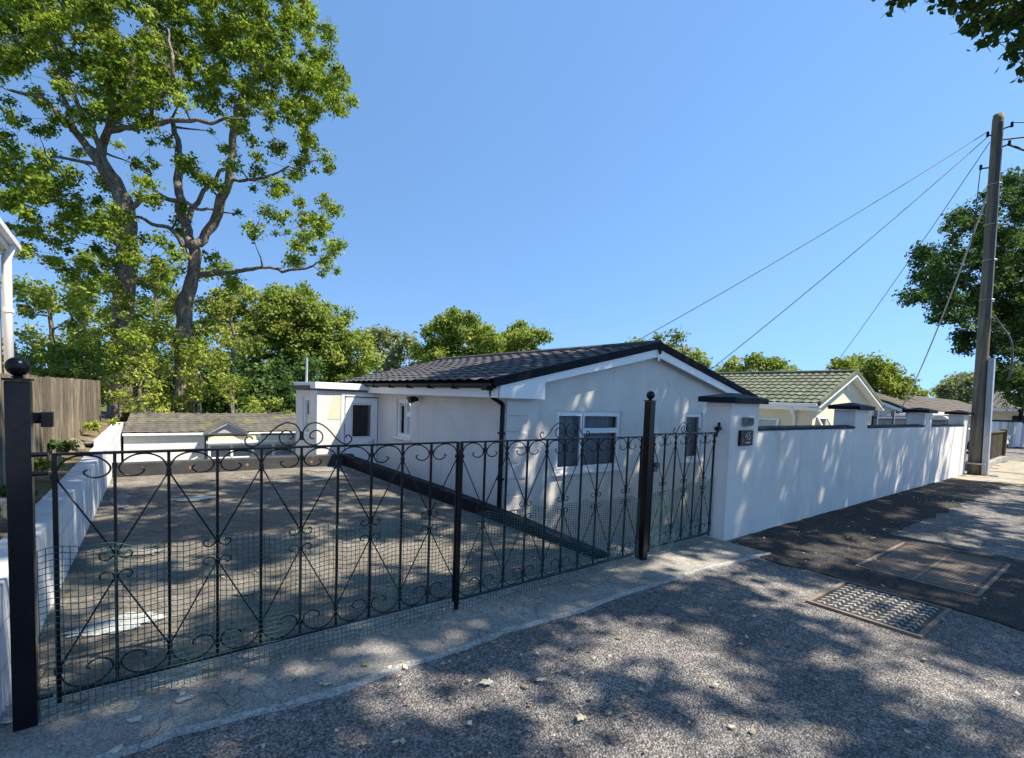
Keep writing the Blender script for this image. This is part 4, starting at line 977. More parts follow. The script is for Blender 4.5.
cable('overhead_cable', 'topmost thin cable leaving the pole towards the right picture edge', onpole(8.85, 0.02, -0.3), (26, -9, 8.2), 0.3, 0.014)
cable('overhead_cable', 'thick black cable arching from the pole to the right picture edge', onpole(8.5, 0.0, -0.08), (24, -6, 8.3), -0.15, 0.022)
cable('overhead_cable', 'thick black cable dropping steeply right from below the pole top', onpole(8.35, 0.0, -0.2), (19.5, -3.5, 5.6), 0.5, 0.026)

# ------------------------------------------------------------------ left garden: bed, fence, house, stones
bed = MB(); nx, ny = 16, 60
for j in range(ny+1):
    for i in range(nx+1):
        y = 2.4+26*(j/ny)**1.4; xr = -0.14-(10.4-min(y, 10.4))*0.043-0.165 if y < 10.7 else -0.30+min(0.18, (y-10.7)*0.04)
        x = xr-(i/nx)**1.3*9
        base = 0.54+0.10*min(1, (xr-x)/0.8)+0.05*min(1, max(0, (y-6)/6))
        if y > 17: base -= (y-17)*0.03
        if y < 2.9: base = 0.0
        bed.v.append((x, y, base+0.05*noise.noise(Vector((x*4, y*4, 0)))+0.02*noise.noise(Vector((x*14, y*14, 0)))))
for j in range(ny):
    for i in range(nx):
        a = j*(nx+1)+i; bed.f.append((a+1, a, a+nx+1, a+nx+2))
solo(bed, 'garden_bed', 'soil', kind='structure')
fn = thing('timber_fence', 'weathered grey brown upright board fence beside the left garden bed', 'fence', (-0.7, 7, 0.6))
m = MB(); p0, p1 = Vector((-0.86, 5.2, 0.58)), Vector((-0.42, 15.6, 0.70)); nb = 92
for i in range(nb):
    a = p0.lerp(p1, i/nb); b = p0.lerp(p1, (i+0.90)/nb); o = 0.022*(i % 2)
    h = 1.60+0.012*random.uniform(-1, 1)-a.z
    m.prism([(a.x+o, a.y, a.z-0.1), (b.x+o, b.y, a.z-0.1), (b.x+o-0.016, b.y, a.z-0.1), (a.x+o-0.016, a.y, a.z-0.1)], (0, 0, h+0.1))
m.build('boards', 'fencewood', fn)
for tt in (0.0, 0.25, 0.5, 0.75, 1.0):
    p = p0.lerp(p1, tt); MB().box(p.x-0.11, p.x-0.03, p.y-0.04, p.y+0.04, p.z-0.3, 1.58).build('post', 'fencewood', fn)
MB().prism([p0+Vector((-0.02, 0, 0.25)), p1+Vector((-0.02, 0, 0.2)), p1+Vector((-0.07, 0, 0.2)), p0+Vector((-0.07, 0, 0.25))], (0, 0, 0.07)).build('rail', 'fencewood', fn)
LH = thing('house', 'beige clad house corner with white downpipe and eaves at the far left', 'house', (-1.3, 9.5, 0.5))
MB().box(-8, -1.24, 3.6, 9.4, -1.2, 3.35).build('wall', 'beige', LH)
MB().tube([(-1.165, 9.3, 0.6), (-1.165, 9.3, 3.12), (-1.12, 9.3, 3.3)], 0.05, 12).build('downpipe', 'upvc', LH, smooth=True)
MB().tube([(-1.165, 9.3, 2.43), (-1.165, 9.3, 2.47)], 0.062, 12).build('pipe_clip', 'upvc', LH)
MB().box(-1.16, -1.14, 3.4, 9.65, 3.22, 3.38).box(-1.135, -1.06, 3.4, 9.65, 3.30, 3.37).build('gutter', 'upvc', LH)
MB().prism([(-1.10, 3.4, 3.385), (-1.10, 3.4, 3.42), (-4.6, 3.4, 5.02), (-8.3, 3.4, 3.42), (-8.3, 3.4, 3.385), (-4.6, 3.4, 4.95)], (0, 6.3, 0)).build('roof', 'tile_grey', LH)
MB().prism([(-1.12, 9.66, 3.22), (-1.12, 9.66, 3.38), (-4.6, 9.66, 4.95), (-4.6, 9.66, 4.8)], (0, 0.04, 0)).build('bargeboard', 'upvc', LH)
MB().prism([(-1.24, 9.39, 3.352), (-4.6, 9.39, 4.8), (-8, 9.39, 3.35)], (0, -5.7, 0)).build('gable_wall', 'beige', LH)
MB().box(-1.236, -1.162, 3.4, 9.64, 3.22, 3.25).build('soffit', 'upvc', LH)

def stone(name, label, c, r, mat='rock', seed=0, group=None, parent=None):
    m = MB(); nu, nv = 12, 8
    for j in range(nv+1):
        for i in range(nu):
            a = 2*math.pi*i/nu; b = math.pi*j/nv
            d = Vector((math.sin(b)*math.cos(a), math.sin(b)*math.sin(a), math.cos(b)))
            k = 1+0.35*noise.noise(d*1.6+Vector((seed*7, 0, 0)))
            m.v.append((c[0]+d.x*r[0]*k, c[1]+d.y*r[1]*k, c[2]+d.z*r[2]*k))
    for j in range(nv):
        for i in range(nu): m.f.append((j*nu+i, j*nu+(i+1) % nu, (j+1)*nu+(i+1) % nu, (j+1)*nu+i))
    return solo(m, name, mat, label, 'rock', group, smooth=False)
stone('rock', 'large angular brown rock on the garden bed below the fence', (-0.53, 8.9, 0.66), (0.13, 0.20, 0.12), seed=1)
stone('rock', 'flat tan rock at the far end of the garden bed', (-0.42, 10.0, 0.64), (0.12, 0.24, 0.06), seed=2)
stone('rock', 'small dark rock beside the large angular rock', (-0.62, 7.7, 0.64), (0.08, 0.1, 0.07), seed=3)
ob = thing('ornamental_block', 'grey weathered ornamental stone block with round centre beside the left post', 'garden ornament', (-0.57, 4.65, 0.6))
MB().box(-0.66, -0.5, 4.6, 4.7, 0.60, 0.76).build('block', 'greystone', ob, bevel=0.012)
MB().lathe([(0.03, 0.0), (0.06, -0.02), (0.068, 0.0)], (-0.575, 4.6, 0.68), 20, 'y').build('rosette', 'greystone', ob, smooth=True)

# ------------------------------------------------------------------ foliage
def leaves_mesh(name, centers, radii, counts, size, mat, parent, up=0.5, shape='oak', sq=0.75, seed=0, shell=0.5):
    """many small folded leaf faces scattered through clump volumes"""
    rng = np.random.default_rng(seed+11)
    C = np.repeat(np.array(centers, float), counts, axis=0); R = np.repeat(np.array(radii, float), counts)
    n = len(C); d = rng.normal(size=(n, 3)); d /= np.linalg.norm(d, axis=1)[:, None]
    rr = np.minimum(np.abs(rng.normal(size=n))*0.5+0.25, 1.15-0.3*rng.random(n))
    P = C+d*(R*rr)[:, None]*np.array([1, 1, sq])
    nrm = d*0.6+rng.normal(size=(n, 3))*0.6; nrm[:, 2] += up; nrm /= np.linalg.norm(nrm, axis=1)[:, None]
    ax = np.cross(nrm, rng.normal(size=(n, 3))); ax /= np.linalg.norm(ax, axis=1)[:, None]
    sd_ = np.cross(nrm, ax); s = size*(0.6+0.8*rng.random(n))
    l = ax*s[:, None]; w_ = sd_*(s*0.36)[:, None]; f = nrm*(s*0.10)[:, None]
    V = np.stack([P-l*0.5, P+w_-f-l*0.05, P+l*0.5-f*0.5, P-w_-f-l*0.05], 1).reshape(-1, 3)
    idx = np.arange(n)*4
    F = np.stack([np.stack([idx, idx+1, idx+2], 1), np.stack([idx, idx+2, idx+3], 1)], 1).reshape(-1, 3)
    me = bpy.data.meshes.new(name); me.vertices.add(len(V)); me.vertices.foreach_set('co', V.ravel())
    me.loops.add(len(F)*3); me.loops.foreach_set('vertex_index', F.ravel().astype(np.int32))
    me.polygons.add(len(F)); me.polygons.foreach_set('loop_start', np.arange(0, len(F)*3, 3, dtype=np.int32))
    try: me.polygons.foreach_set('loop_total', np.full(len(F), 3, dtype=np.int32))
    except Exception: pass
    me.update(calc_edges=True); me.validate()
    at_ = me.attributes.new('rnd', 'FLOAT', 'FACE')
    ct = np.repeat(rng.random(len(centers)), counts)
    r = np.clip(0.55*rng.random(n)+0.45*ct, 0, 1)
    at_.data.foreach_set('value', np.repeat(r, 2).astype(np.float32))
    me.materials.append(MT[mat] if isinstance(mat, str) else mat)
    o = bpy.data.objects.new(name, me); COL.objects.link(o)
    if parent is not None:
        o.parent = parent; me.transform(Matrix.Translation(-Vector(parent.location)))
    return o
def grow(mb, skeleton, targets, r0=0.03, seed=0, wob=0.25):
    """branches: each target joins the nearest node of the skeleton; nodes are (pos, radius)"""
    rnd = random.Random(seed); NP = np.array([tuple(p) for p, _ in skeleton]); NR = np.array([r for _, r in skeleton])
    T = np.array([tuple(t) for t in targets]); S0 = NP.copy()
    order = np.argsort([np.min(np.linalg.norm(S0-t, axis=1)) for t in T])
    buf = np.zeros((len(NP)+len(T)*30, 3)); br = np.zeros(len(buf)); n = len(NP); buf[:n] = NP; br[:n] = NR
    for q in order:
        t = T[q]; dd = np.linalg.norm(buf[:n]-t, axis=1)+0.8*np.maximum(0, buf[:n, 2]-t[2])
        b = int(np.argmin(dd)); a = Vector(buf[b]); ra = br[b]; tv = Vector(t); Ld = (tv-a).length
        if Ld < 0.1: continue
        k = min(24, max(3, int(Ld/0.35))); pts = [a]
        r1 = min(ra*0.62, r0+0.012*Ld)
        for i in range(1, k+1):
            u = i/k
            pts.append(a.lerp(tv, u)+Vector((rnd.uniform(-1, 1), rnd.uniform(-1, 1), rnd.uniform(-0.5, 1)))*wob*math.sin(math.pi*u)*min(1, Ld*0.3))
        rs = [max(0.005, r1*(1-0.8*i/k)) for i in range(k+1)]
        mb.tube(pts, rs, 5)
        for p, r in list(zip(pts, rs))[1:]: buf[n] = p; br[n] = r; n += 1
def twigs(mb, centers, radii, n, seed):
    rnd = random.Random(seed)
    for c, r in zip(centers, radii):
        for _ in range(n):
            d = Vector((rnd.gauss(0, 1), rnd.gauss(0, 1), rnd.gauss(0.2, 0.7))).normalized()
            mid = Vector(c)+d*r*0.5+Vector((rnd.uniform(-1, 1), rnd.uniform(-1, 1), rnd.uniform(-1, 1)))*r*0.15
            mb.tube([Vector(c), mid, Vector(c)+d*r*1.05], [0.010, 0.007, 0.003], 3, False)
def tree(name, label, base, trunk_pts, trunk_r, extra_skel, clumps, dens, leaf, mat, cat='tree', group=None, seed=0, tw=4, bark='bark', up=0.5, sq=0.75):
    """clumps: list of (pos, radius)"""
    t = thing(name, label, cat, base, group=group)
    mb = MB(); sk = []
    for pts, rs in [(trunk_pts, trunk_r)]+extra_skel:
        pts = [Vector(p) for p in pts]; lim = bool(sk)
        if lim:
            nd = min(sk, key=lambda q: (q[0]-pts[0]).length)
            if (nd[0]-pts[0]).length < 1.0: pts[0] = nd[0].copy(); rs = [min(rs[0], nd[1]*0.85)]+list(rs[1:])
        cp = catmull(pts, 6); m_ = len(cp); rr = [np.interp(i/(m_-1), np.linspace(0, 1, len(rs)), rs) for i in range(m_)]
        cp = [p+Vector((noise.noise(p*0.9), noise.noise(p*0.9+Vector((9, 0, 0))), 0))*(0.10 if lim else 0.03)+Vector((noise.noise(p*2.7), noise.noise(p*2.7+Vector((4, 0, 0))), noise.noise(p*2.7+Vector((0, 7, 0)))))*(0.12 if rs[0] < 0.24 else 0.05) for p in cp]
        if lim: cp[0] = pts[0]
        rr = [r*(1+0.22*noise.noise(p*3.1)) for p, r in zip(cp, rr)]
        if lim: rr[0] = min(rr[0], nd[1]*0.8)
        mb.tube(cp, rr, 12); sk += list(zip(cp, rr))
    cs = [Vector(c) for c, r in clumps]; rs = [r for c, r in clumps]
    grow(mb, sk, cs, seed=seed); 
    if tw: twigs(mb, cs, rs, tw, seed)
    mb.build('trunk', bark, t, smooth=True)
    cnt = [max(6, int(dens*(r**2))) for r in rs]
    leaves_mesh('crown', [tuple(c) for c in cs], rs, cnt, leaf, mat, t, seed=seed, up=up, sq=sq)
    return t
def split_blobs(blobs, depth, dj, rc, seed, k=1.0):
    """fill each picture-sized blob (x, y, r, amount) at its distance with smaller clumps"""
    rnd = random.Random(seed); out = []
    for bx in blobs:
        x, y, r = bx[:3]; amt = bx[3] if len(bx) > 3 else 1.0
        d0 = bx[4] if len(bx) > 4 else depth
        R = r/500*d0; n = max(1, int(k*amt*(R/rc)**2*1.15))
        for _ in range(n):
            a = rnd.uniform(0, 2*math.pi); q = math.sqrt(rnd.random())*max(0, r-0.35*rc/d0*500)
            dd = d0+rnd.uniform(-1, 1)*dj
            out.append((at(x+q*math.cos(a), y+q*math.sin(a), dd), rc*rnd.uniform(0.55, 1.45)))
    return out
# big left tree (two main stems seen as two trees)
D1 = 14.2
blobsA = [(60, 30, 52), (130, 25, 52), (110, 85, 40), (160, 75, 38), (60, 95, 30, 0.5), (20, 60, 30, 0.6), (15, 15, 40, 0.7), (135, 105, 30), (85, 120, 22, 0.5), (20, 118, 26, 0.4),
          (18, 178, 36, 0.9), (55, 190, 32, 0.9), (90, 215, 26, 0.8), (15, 232, 30, 0.8), (48, 243, 26, 0.8), (60, -50, 75), (-40, 40, 60, 0.8), (-30, 170, 50, 0.8), (115, 245, 28, 0.8), (95, 285, 26, 0.6),
          (145, 270, 24, 0.6), (120, 315, 24, 0.7), (150, 235, 14, 0.5), (60, 140, 28, 0.25), (140, 150, 26, 0.35), (150, 185, 22, 0.35), (100, 190, 18, 0.5), (110, 215, 18, 0.6), (75, 265, 22, 0.5), (135, 330, 18, 0.6), (118, 360, 18, 0.6)]
trA = [at(118, 432, D1), at(121, 380, D1), at(124, 300, D1), at(128, 235, D1), at(122, 200, D1), at(103, 165, D1), at(88, 148, D1)]
limbsA = [([at(88, 148, D1), at(66, 118, D1-0.6), at(40, 100, D1-1), at(10, 90, D1-1.4)], [0.115, 0.079, 0.058, 0.029]),
          ([at(96, 156, D1), at(110, 132, D1), at(120, 100, D1-0.8), at(135, 60, D1-1), at(150, 10, D1-1)], [0.144, 0.101, 0.079, 0.065, 0.036]),
          ([at(100, 140, D1), at(125, 128, D1-0.5), at(165, 122, D1-1), at(210, 122, D1-1.2), at(240, 118, D1-1.4)], [0.086, 0.072, 0.058, 0.043, 0.022]),
          ([at(150, 122, D1-0.7), at(152, 105, D1-1), at(172, 92, D1-1.2), at(175, 70, D1-1.5), at(168, 30, D1-1.6)], [0.065, 0.061, 0.050, 0.043, 0.022]),
          ([at(100, 172, D1), at(62, 158, D1+0.5), at(20, 165, D1+0.8), at(-10, 150, D1+1)], [0.058, 0.036, 0.029, 0.014]),
          ([at(128, 215, D1), at(150, 197, D1), at(185, 203, D1), at(215, 212, D1+0.3)], [0.086, 0.072, 0.050, 0.029]),
          ([at(70, 125, D1), at(50, 60, D1+1), at(45, 0, D1+1.5)], [0.072, 0.050, 0.022]),
          ([at(122, 200, D1), at(105, 160, D1-0.3), at(60, 60, D1-0.5), at(38, -10, D1-0.8)], [0.086, 0.072, 0.043, 0.022])]
baseA = at(118, 432, D1); baseA.z = -1.2
tree('broadleaf_tree', 'tall bright green tree with thick leaning trunk at the left, crown beyond the top', baseA, [baseA]+trA, [0.32, 0.28, 0.26, 0.25, 0.24, 0.22, 0.18, 0.13], limbsA,
     split_blobs(blobsA, D1, 2.3, 0.25, 3, 2.0), 1500, 0.092, 'leaf_oak', seed=1, tw=5)
D2 = 15.2
blobsB = [(200, 30, 48), (250, 18, 48), (290, 48, 46), (318, 85, 32), (272, 92, 40), (222, 75, 40), (342, 98, 18, 0.7), (300, 118, 24), (245, 118, 18, 0.6), (345, 75, 13, 0.5), (190, -50, 70), (280, -30, 45),
          (312, 160, 20, 0.6), (333, 172, 12, 0.6), (290, 190, 20, 0.7), (258, 180, 14, 0.5), (318, 215, 24, 0.8), (300, 238, 16, 0.6), (330, 268, 14, 0.8), (278, 150, 12, 0.4), (335, 245, 12, 0.7),
          (250, 232, 14, 0.4), (205, 130, 12, 0.4), (170, 140, 12, 0.4), (215, 190, 10, 0.4), (180, 165, 10, 0.4), (240, 205, 12, 0.4), (200, 165, 26, 0.3), (235, 150, 24, 0.3), (175, 215, 22, 0.3), (270, 170, 26, 0.3), (280, 215, 24, 0.3), (210, 255, 20, 0.4), (300, 255, 16, 0.5), (170, 260, 18, 0.5), (230, 290, 16, 0.4), (300, 145, 18, 0.3)]
trB = [at(184, 430, D2), at(183, 360, D2), at(185, 310, D2), at(191, 280, D2), at(197, 250, D2)]
limbsB = [([at(197, 250, D2), at(186, 225, D2), at(181, 195, D2), at(178, 150, D2+0.4), at(172, 120, D2+0.8)], [0.165, 0.143, 0.128, 0.098, 0.060]),
          ([at(197, 250, D2), at(212, 222, D2), at(226, 190, D2-0.3), at(232, 150, D2-0.5), at(240, 110, D2-0.8), at(265, 60, D2-1)], [0.165, 0.135, 0.120, 0.098, 0.075, 0.038]),
          ([at(202, 275, D2), at(222, 272, D2), at(250, 268, D2-0.5), at(290, 268, D2-0.8), at(325, 262, D2-1)], [0.090, 0.075, 0.053, 0.038, 0.015]),
          ([at(186, 225, D2), at(205, 190, D2+0.5), at(225, 172, D2+0.8), at(235, 170, D2+1)], [0.090, 0.068, 0.045, 0.022]),
          ([at(228, 180, D2-0.3), at(260, 178, D2-0.6), at(290, 170, D2-0.8), at(320, 160, D2-1)], [0.053, 0.038, 0.022, 0.011]),
          ([at(192, 262, D2), at(175, 235, D2-0.4), at(150, 222, D2-0.6), at(138, 215, D2-0.7)], [0.090, 0.060, 0.045, 0.030])]
baseB = at(188, 430, D2); baseB.z = -1.2
tree('broadleaf_tree', 'forked tree with bare limbs and olive right hand crown, right of the thickest trunk', baseB, [baseB]+trB, [0.3, 0.26, 0.25, 0.23, 0.2, 0.17], limbsB,
     split_blobs(blobsB, D2, 2.1, 0.25, 5, 1.95), 1500, 0.092, 'leaf_oak', seed=2, tw=6)
# shrubs and ivy round the trunks
def shrub(label, blobs, depth, dj, rc, mat, seed, leaf=0.14, dens=420, base=None, k=1.3, name='shrub', cat='shrub', group=None, gz_=-1.2, tw=3):
    leaf *= 0.72; dens *= 1.9
    cl = split_blobs(blobs, depth, dj, rc, seed, k)
    cx = sum((c for c, r in cl), Vector())/len(cl); b = Vector((cx.x, cx.y, gz_))
    zt = min(c.z for c, r in cl)
    return tree(name, label, b, [b, b.lerp(cx, 0.5), cx], [0.09, 0.07, 0.04], [], cl, dens, leaf, mat, cat, group, seed, tw)
shrub('pale yellow green leafy shrub at the foot of the thickest trunk by the fence end', [(128, 395, 20), (112, 400, 12), (145, 372, 20), (120, 365, 14), (160, 398, 18), (135, 412, 10)], 12.6, 0.8, 0.26, 'leaf_yellow', 21, 0.11, 700)
shrub('yellow green bushy shrub hanging over the low tiled roof', [(185, 350, 24), (205, 375, 28), (235, 390, 22), (165, 340, 16), (180, 395, 22), (220, 350, 20), (252, 405, 9), (150, 335, 16)], 14.0, 1.2, 0.3, 'leaf_yellow', 22, 0.12, 600)
shrub('thin twiggy olive sapling leaning right above the low tiled roof', [(225, 300, 20, 0.7), (265, 310, 14, 0.6), (285, 330, 12, 0.5), (250, 340, 16, 0.6), (215, 320, 16, 0.8), (200, 300, 12, 0.7)], 16.0, 1.0, 0.32, 'leaf_olive', 23, 0.13, 420)
shrub('ivy mass climbing the thickest leaning trunk', [(124, 225, 11, 0.8), (126, 248, 12), (118, 370, 15), (124, 385, 14), (120, 270, 14), (118, 310, 15), (122, 350, 16), (150, 300, 14), (105, 330, 14), (140, 330, 16), (112, 290, 14)], 13.7, 0.6, 0.28, 'leaf_mid', 24, 0.13, 560, name='ivy_mass', cat='ivy')
shrub('tall loose light green thicket between the two big trunks', [(165, 300, 20, 0.8), (170, 270, 16, 0.7), (160, 330, 20), (210, 330, 20, 0.8), (150, 365, 22), (100, 370, 18), (85, 340, 18, 0.7), (90, 300, 16, 0.6)], 17.5, 1.6, 0.3, 'leaf_yellow', 26, 0.14, 520)
shrub('leafy ivy draped over the lower forked trunk', [(188, 330, 12), (192, 300, 9, 0.8), (186, 360, 14), (196, 390, 14), (205, 350, 10)], 14.9, 0.5, 0.24, 'leaf_mid', 27, 0.12, 640, name='ivy_mass', cat='ivy')
shrub('bright green low bush beside the grey porch side wall', [(270, 408, 10), (255, 412, 7), (285, 410, 8)], 17.5, 0.5, 0.25, 'leaf_mid', 25, 0.14, 600)

def far_tree(label, blobs, depth, mat, seed, dj=2.0, foot=None, rc=0.9, leaf=0.34, dens=200, k=3.0, group='trees on the skyline', tw=0, gz_=-1.2, name='background_tree'):
    leaf *= 0.72; dens *= 1.9
    cl = split_blobs(blobs, depth, dj, rc, seed, k)
    cx = sum((c for c, r in cl), Vector())/len(cl); b = Vector((cx.x, cx.y, gz_)) if foot is None else Vector(foot); top = Vector((cx.x, cx.y, max(c.z for c, r in cl)-rc)) if foot is None else cx
    return tree(name, label, b, [b, b.lerp(top, 0.5), top], [0.17, 0.12, 0.05] if foot is None else [0.4, 0.28, 0.1], [], cl, dens, leaf, mat, 'tree', group, seed, tw)
far_tree('loose pale green tree between the beige house and thick leaning trunk', [(38, 290, 28, 0.6), (60, 320, 30, 0.7), (30, 345, 26, 0.8), (80, 350, 26, 0.8), (20, 300, 20, 0.6), (55, 365, 24)], 20, 'leaf_yellow', 31, rc=0.5, leaf=0.2, dens=240, k=2.2, tw=3)
far_tree('dark bushy tree filling the gap above the timber fence', [(60, 372, 20), (90, 378, 18), (35, 378, 16), (108, 360, 16), (20, 365, 16), (100, 395, 12)], 17, 'leaf_mid', 32, rc=0.4, leaf=0.16, dens=380, dj=1)
far_tree('loose fresh green tree seen between and behind the two big trunks', [(145, 275, 24, 0.5), (215, 275, 20, 0.6), (100, 265, 22, 0.5), (70, 285, 24, 0.5), (165, 310, 26, 0.8), (225, 310, 24, 0.8), (90, 320, 26, 0.8), (140, 345, 30), (200, 345, 30), (80, 355, 24), (240, 340, 22)], 22.5, 'leaf_mid', 43, rc=0.45, leaf=0.2, dens=300, k=1.7, tw=3)
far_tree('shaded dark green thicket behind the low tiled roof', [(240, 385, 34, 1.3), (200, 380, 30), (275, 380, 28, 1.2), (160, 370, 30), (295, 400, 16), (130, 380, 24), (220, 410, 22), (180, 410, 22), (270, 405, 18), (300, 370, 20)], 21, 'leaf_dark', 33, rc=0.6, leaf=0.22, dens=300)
far_tree('large rounded mid green tree above the porch, left of the skyline gap', [(250, 320, 34), (290, 322, 36), (325, 335, 34), (350, 355, 28), (270, 350, 36), (310, 365, 34), (228, 300, 18, 0.8), (345, 380, 26), (300, 300, 20), (362, 345, 14)], 27, 'leaf_mid', 34, rc=0.5, leaf=0.22, dens=300, k=3.8)
far_tree('pale hazy tree in the dip left of the tallest skyline tree', [(385, 345, 17, 1), (405, 350, 16, 1), (372, 338, 14, 1), (395, 370, 24, 1.2), (420, 358, 14, 1.2)], 44, 'leaf_grey', 35, rc=0.8, leaf=0.34, dens=150)
far_tree('tallest olive green tree on the skyline above the dark tiled roof', [(440, 335, 20), (425, 352, 14), (460, 325, 20), (482, 335, 20), (450, 352, 26), (485, 355, 22), (432, 350, 12), (468, 345, 20)], 38, 'leaf_mid', 36, rc=0.65, leaf=0.3, dens=190)
far_tree('darker green tree just right of the tallest skyline tree', [(517, 332, 14), (530, 342, 14), (505, 345, 14), (540, 337, 8), (520, 352, 18)], 40, 'leaf_mid', 37, rc=0.65, leaf=0.3, dens=190)
far_tree('sprigged tree rising directly behind the white gable apex', [(672, 350, 10), (690, 356, 12), (706, 366, 9), (660, 352, 8), (658, 338, 5, 0.8), (677, 337, 3, 0.8), (633, 343, 6, 0.6), (645, 345, 5, 0.6), (690, 375, 14), (698, 362, 8)], 20, 'leaf_mid', 38, rc=0.38, leaf=0.17, dens=420, dj=1.2, tw=3)
far_tree('low rounded green tree behind the green tiled roof, left of its middle', [(735, 368, 12), (755, 366, 12), (775, 368, 11), (788, 370, 8), (722, 370, 10), (760, 378, 16), (740, 380, 16)], 36, 'leaf_mid', 39, rc=0.6, leaf=0.28, dens=220)
far_tree('full round green tree behind the cream gable', [(868, 368, 18), (888, 376, 18), (900, 388, 14), (850, 366, 14), (880, 390, 20), (835, 364, 10, 0.7), (858, 382, 18), (908, 384, 9)], 34, 'leaf_mid', 40, rc=0.6, leaf=0.28, dens=220)
far_tree('grey green spreading tree just left of the pole', [(956, 384, 10), (968, 380, 8), (948, 392, 9), (962, 392, 12), (985, 385, 14), (1000, 380, 14)], 48, 'leaf_grey', 41, rc=0.8, leaf=0.36, dens=160)
far_tree('low yellow green treetop between the round tree and the pole', [(925, 394, 5), (935, 394, 6), (942, 396, 6), (915, 396, 5)], 60, 'leaf_yellow', 42, rc=1.0, leaf=0.5, dens=90, dj=1)
# woodland that closes the view behind everything
rb = random.Random(3); cs = []; rs = []
for i in range(230):
    a = rad(-20+120*rb.random()); R_ = rb.uniform(95, 125)
    cs.append((R_*math.sin(a), R_*math.cos(a), -1.2+rb.uniform(0.2, 3.6))); rs.append(rb.uniform(2, 3.4))
wd = leaves_mesh('far_woodland', cs, rs, [260]*len(cs), 1.1, 'leaf_mid', None, seed=77); wd['kind'] = 'stuff'

# big dark tree to the right, behind the pole
far_tree('large dark spreading tree behind the pole at the right edge', [(1000, 215, 30), (965, 235, 30), (940, 265, 30), (975, 275, 36), (1010, 260, 36), (925, 285, 20), (945, 310, 26), (985, 320, 34), (1020, 310, 36),
         (960, 345, 14, 0.9), (1015, 350, 34), (1040, 280, 50), (1070, 240, 60), (1060, 340, 50), (1010, 380, 18), (1035, 395, 18), (1004, 386, 15), (1018, 398, 12), (995, 372, 14), (1000, 190, 20), (1030, 190, 24), (915, 300, 12), (995, 350, 24), (1110, 300, 60), (1025, 372, 22)],
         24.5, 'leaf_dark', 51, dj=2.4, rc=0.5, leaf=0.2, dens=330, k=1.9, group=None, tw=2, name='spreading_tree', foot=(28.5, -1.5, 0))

# ---- roadside trees whose crowns shade the drive and the road (they stand behind and right of the camera)
def shade_clumps():
    rnd = random.Random(12); out = []
    # sun flecks that reach the ground through gaps in the crowns: (x, y, rx, ry)
    gaps = [(3.7, 0.75, 0.55, 0.2), (3.55, 2.75, 0.55, 0.17), (4.35, 2.6, 0.35, 0.12), (4.35, 1.62, 0.2, 0.06), (1.6, 1.5, 0.18, 0.12), (6.5, 1.95, 0.5, 0.1), (12.3, 1.9, 1.2, 0.15),
            (0.35, 4.3, 0.3, 0.12), (0.8, 4.6, 0.25, 0.15), (1.35, 4.75, 0.35, 0.15), (1.9, 4.45, 0.4, 0.18), (2.7, 4.1, 0.4, 0.15), (3.6, 4.0, 0.25, 0.15), (0.85, 5.7, 0.3, 0.15), (0.05, 5.6, 0.2, 0.2), (2.0, 6.1, 0.3, 0.12),
            (2.6, 7.3, 0.3, 0.15), (0.2, 3.0, 0.2, 0.08), (1.2, 2.8, 0.25, 0.07), (9.5, 0.7, 0.8, 0.12), (10.5, 1.3, 0.8, 0.12), (8.0, 1.3, 0.5, 0.1)]
    def ok(x, y, k=1.0):
        for gx, gy, rx, ry in gaps:
            if ((x-gx)/(rx+0.21*k))**2+((y-gy)/(ry+0.20*k))**2 < 1: return False
        return True
    s = Vector((0.46, -0.50, 1.0)); n = 0
    y = -4.5
    while y < 10.3:
        x = -3.0
        while x < 18.5:
            px, py = x+rnd.uniform(-.3, .3), y+rnd.uniform(-.3, .3); x += 0.62
            # outline of the shaded ground
            if py > 2.95 and px > 15.2-0.35*(py-2.95)+1.0*0: continue
            if px > 15.3+0.9*(2.95-py)*0.6 : continue
            if py > 9.4 and px < 4: continue
            if px > 6 and py > 8.6-(px-6)*0.12: continue
            if px < -0.9 and py > 3.2 and py > 6.5: continue
            if px > 7.8 and py < 1.6 and rnd.random() < 0.35: continue
            if not ok(px, py): continue
            if py < 2.3 and rnd.random() < 0.3: continue
            if 3.2 < py < 9 and px < 3.6 and rnd.random() < 0.15: continue
            h0 = rnd.uniform(8.2, 12.5)
            for h in (h0, h0+2, 13.5, 15, 17):
                p = Vector((px, py, 0))+s*h; q = project(p); R_ = 0.55
                vis = False
                if q:
                    z = (p-Vector((0, 0, CAM_H))).dot(FW); m_ = R_*1.5/z*500
                    vis = (-m_ < q[0] < 1024+m_) and (-m_ < q[1] < 758+m_)
                if not vis: out.append((p, rnd.uniform(0.42, 0.66))); break
        y += 0.44
    return out
SH = shade_clumps()
bases = [Vector((6.5, -8.0, 0)), Vector((13.5, -7.5, 0)), Vector((20.5, -7.0, 0))]
lab = ['roadside oak behind the camera casting dappled shade over the driveway', 'roadside oak right of the camera shading the road and boundary wall', 'roadside oak whose leafy branch tips hang into the top right corner']
grp = [[], [], []]
for c, r in SH:
    i = min(range(3), key=lambda k: (Vector((c.x, c.y, 0))-bases[k]-Vector((0, 3.5, 0))).length); grp[i].append((c, r))
tips = split_blobs([(905, 0, 14), (893, -8, 14, 0.8), (945, -4, 16), (975, 10, 20), (1000, 20, 26), (1020, 20, 30), (978, 30, 14), (985, 42, 8), (1015, 62, 16), (1022, 75, 10), (960, 8, 14), (1050, 30, 40), (1000, -30, 40), (940, -30, 24), (915, -10, 12)], 8.6, 0.7, 0.2, 9, 1.5)
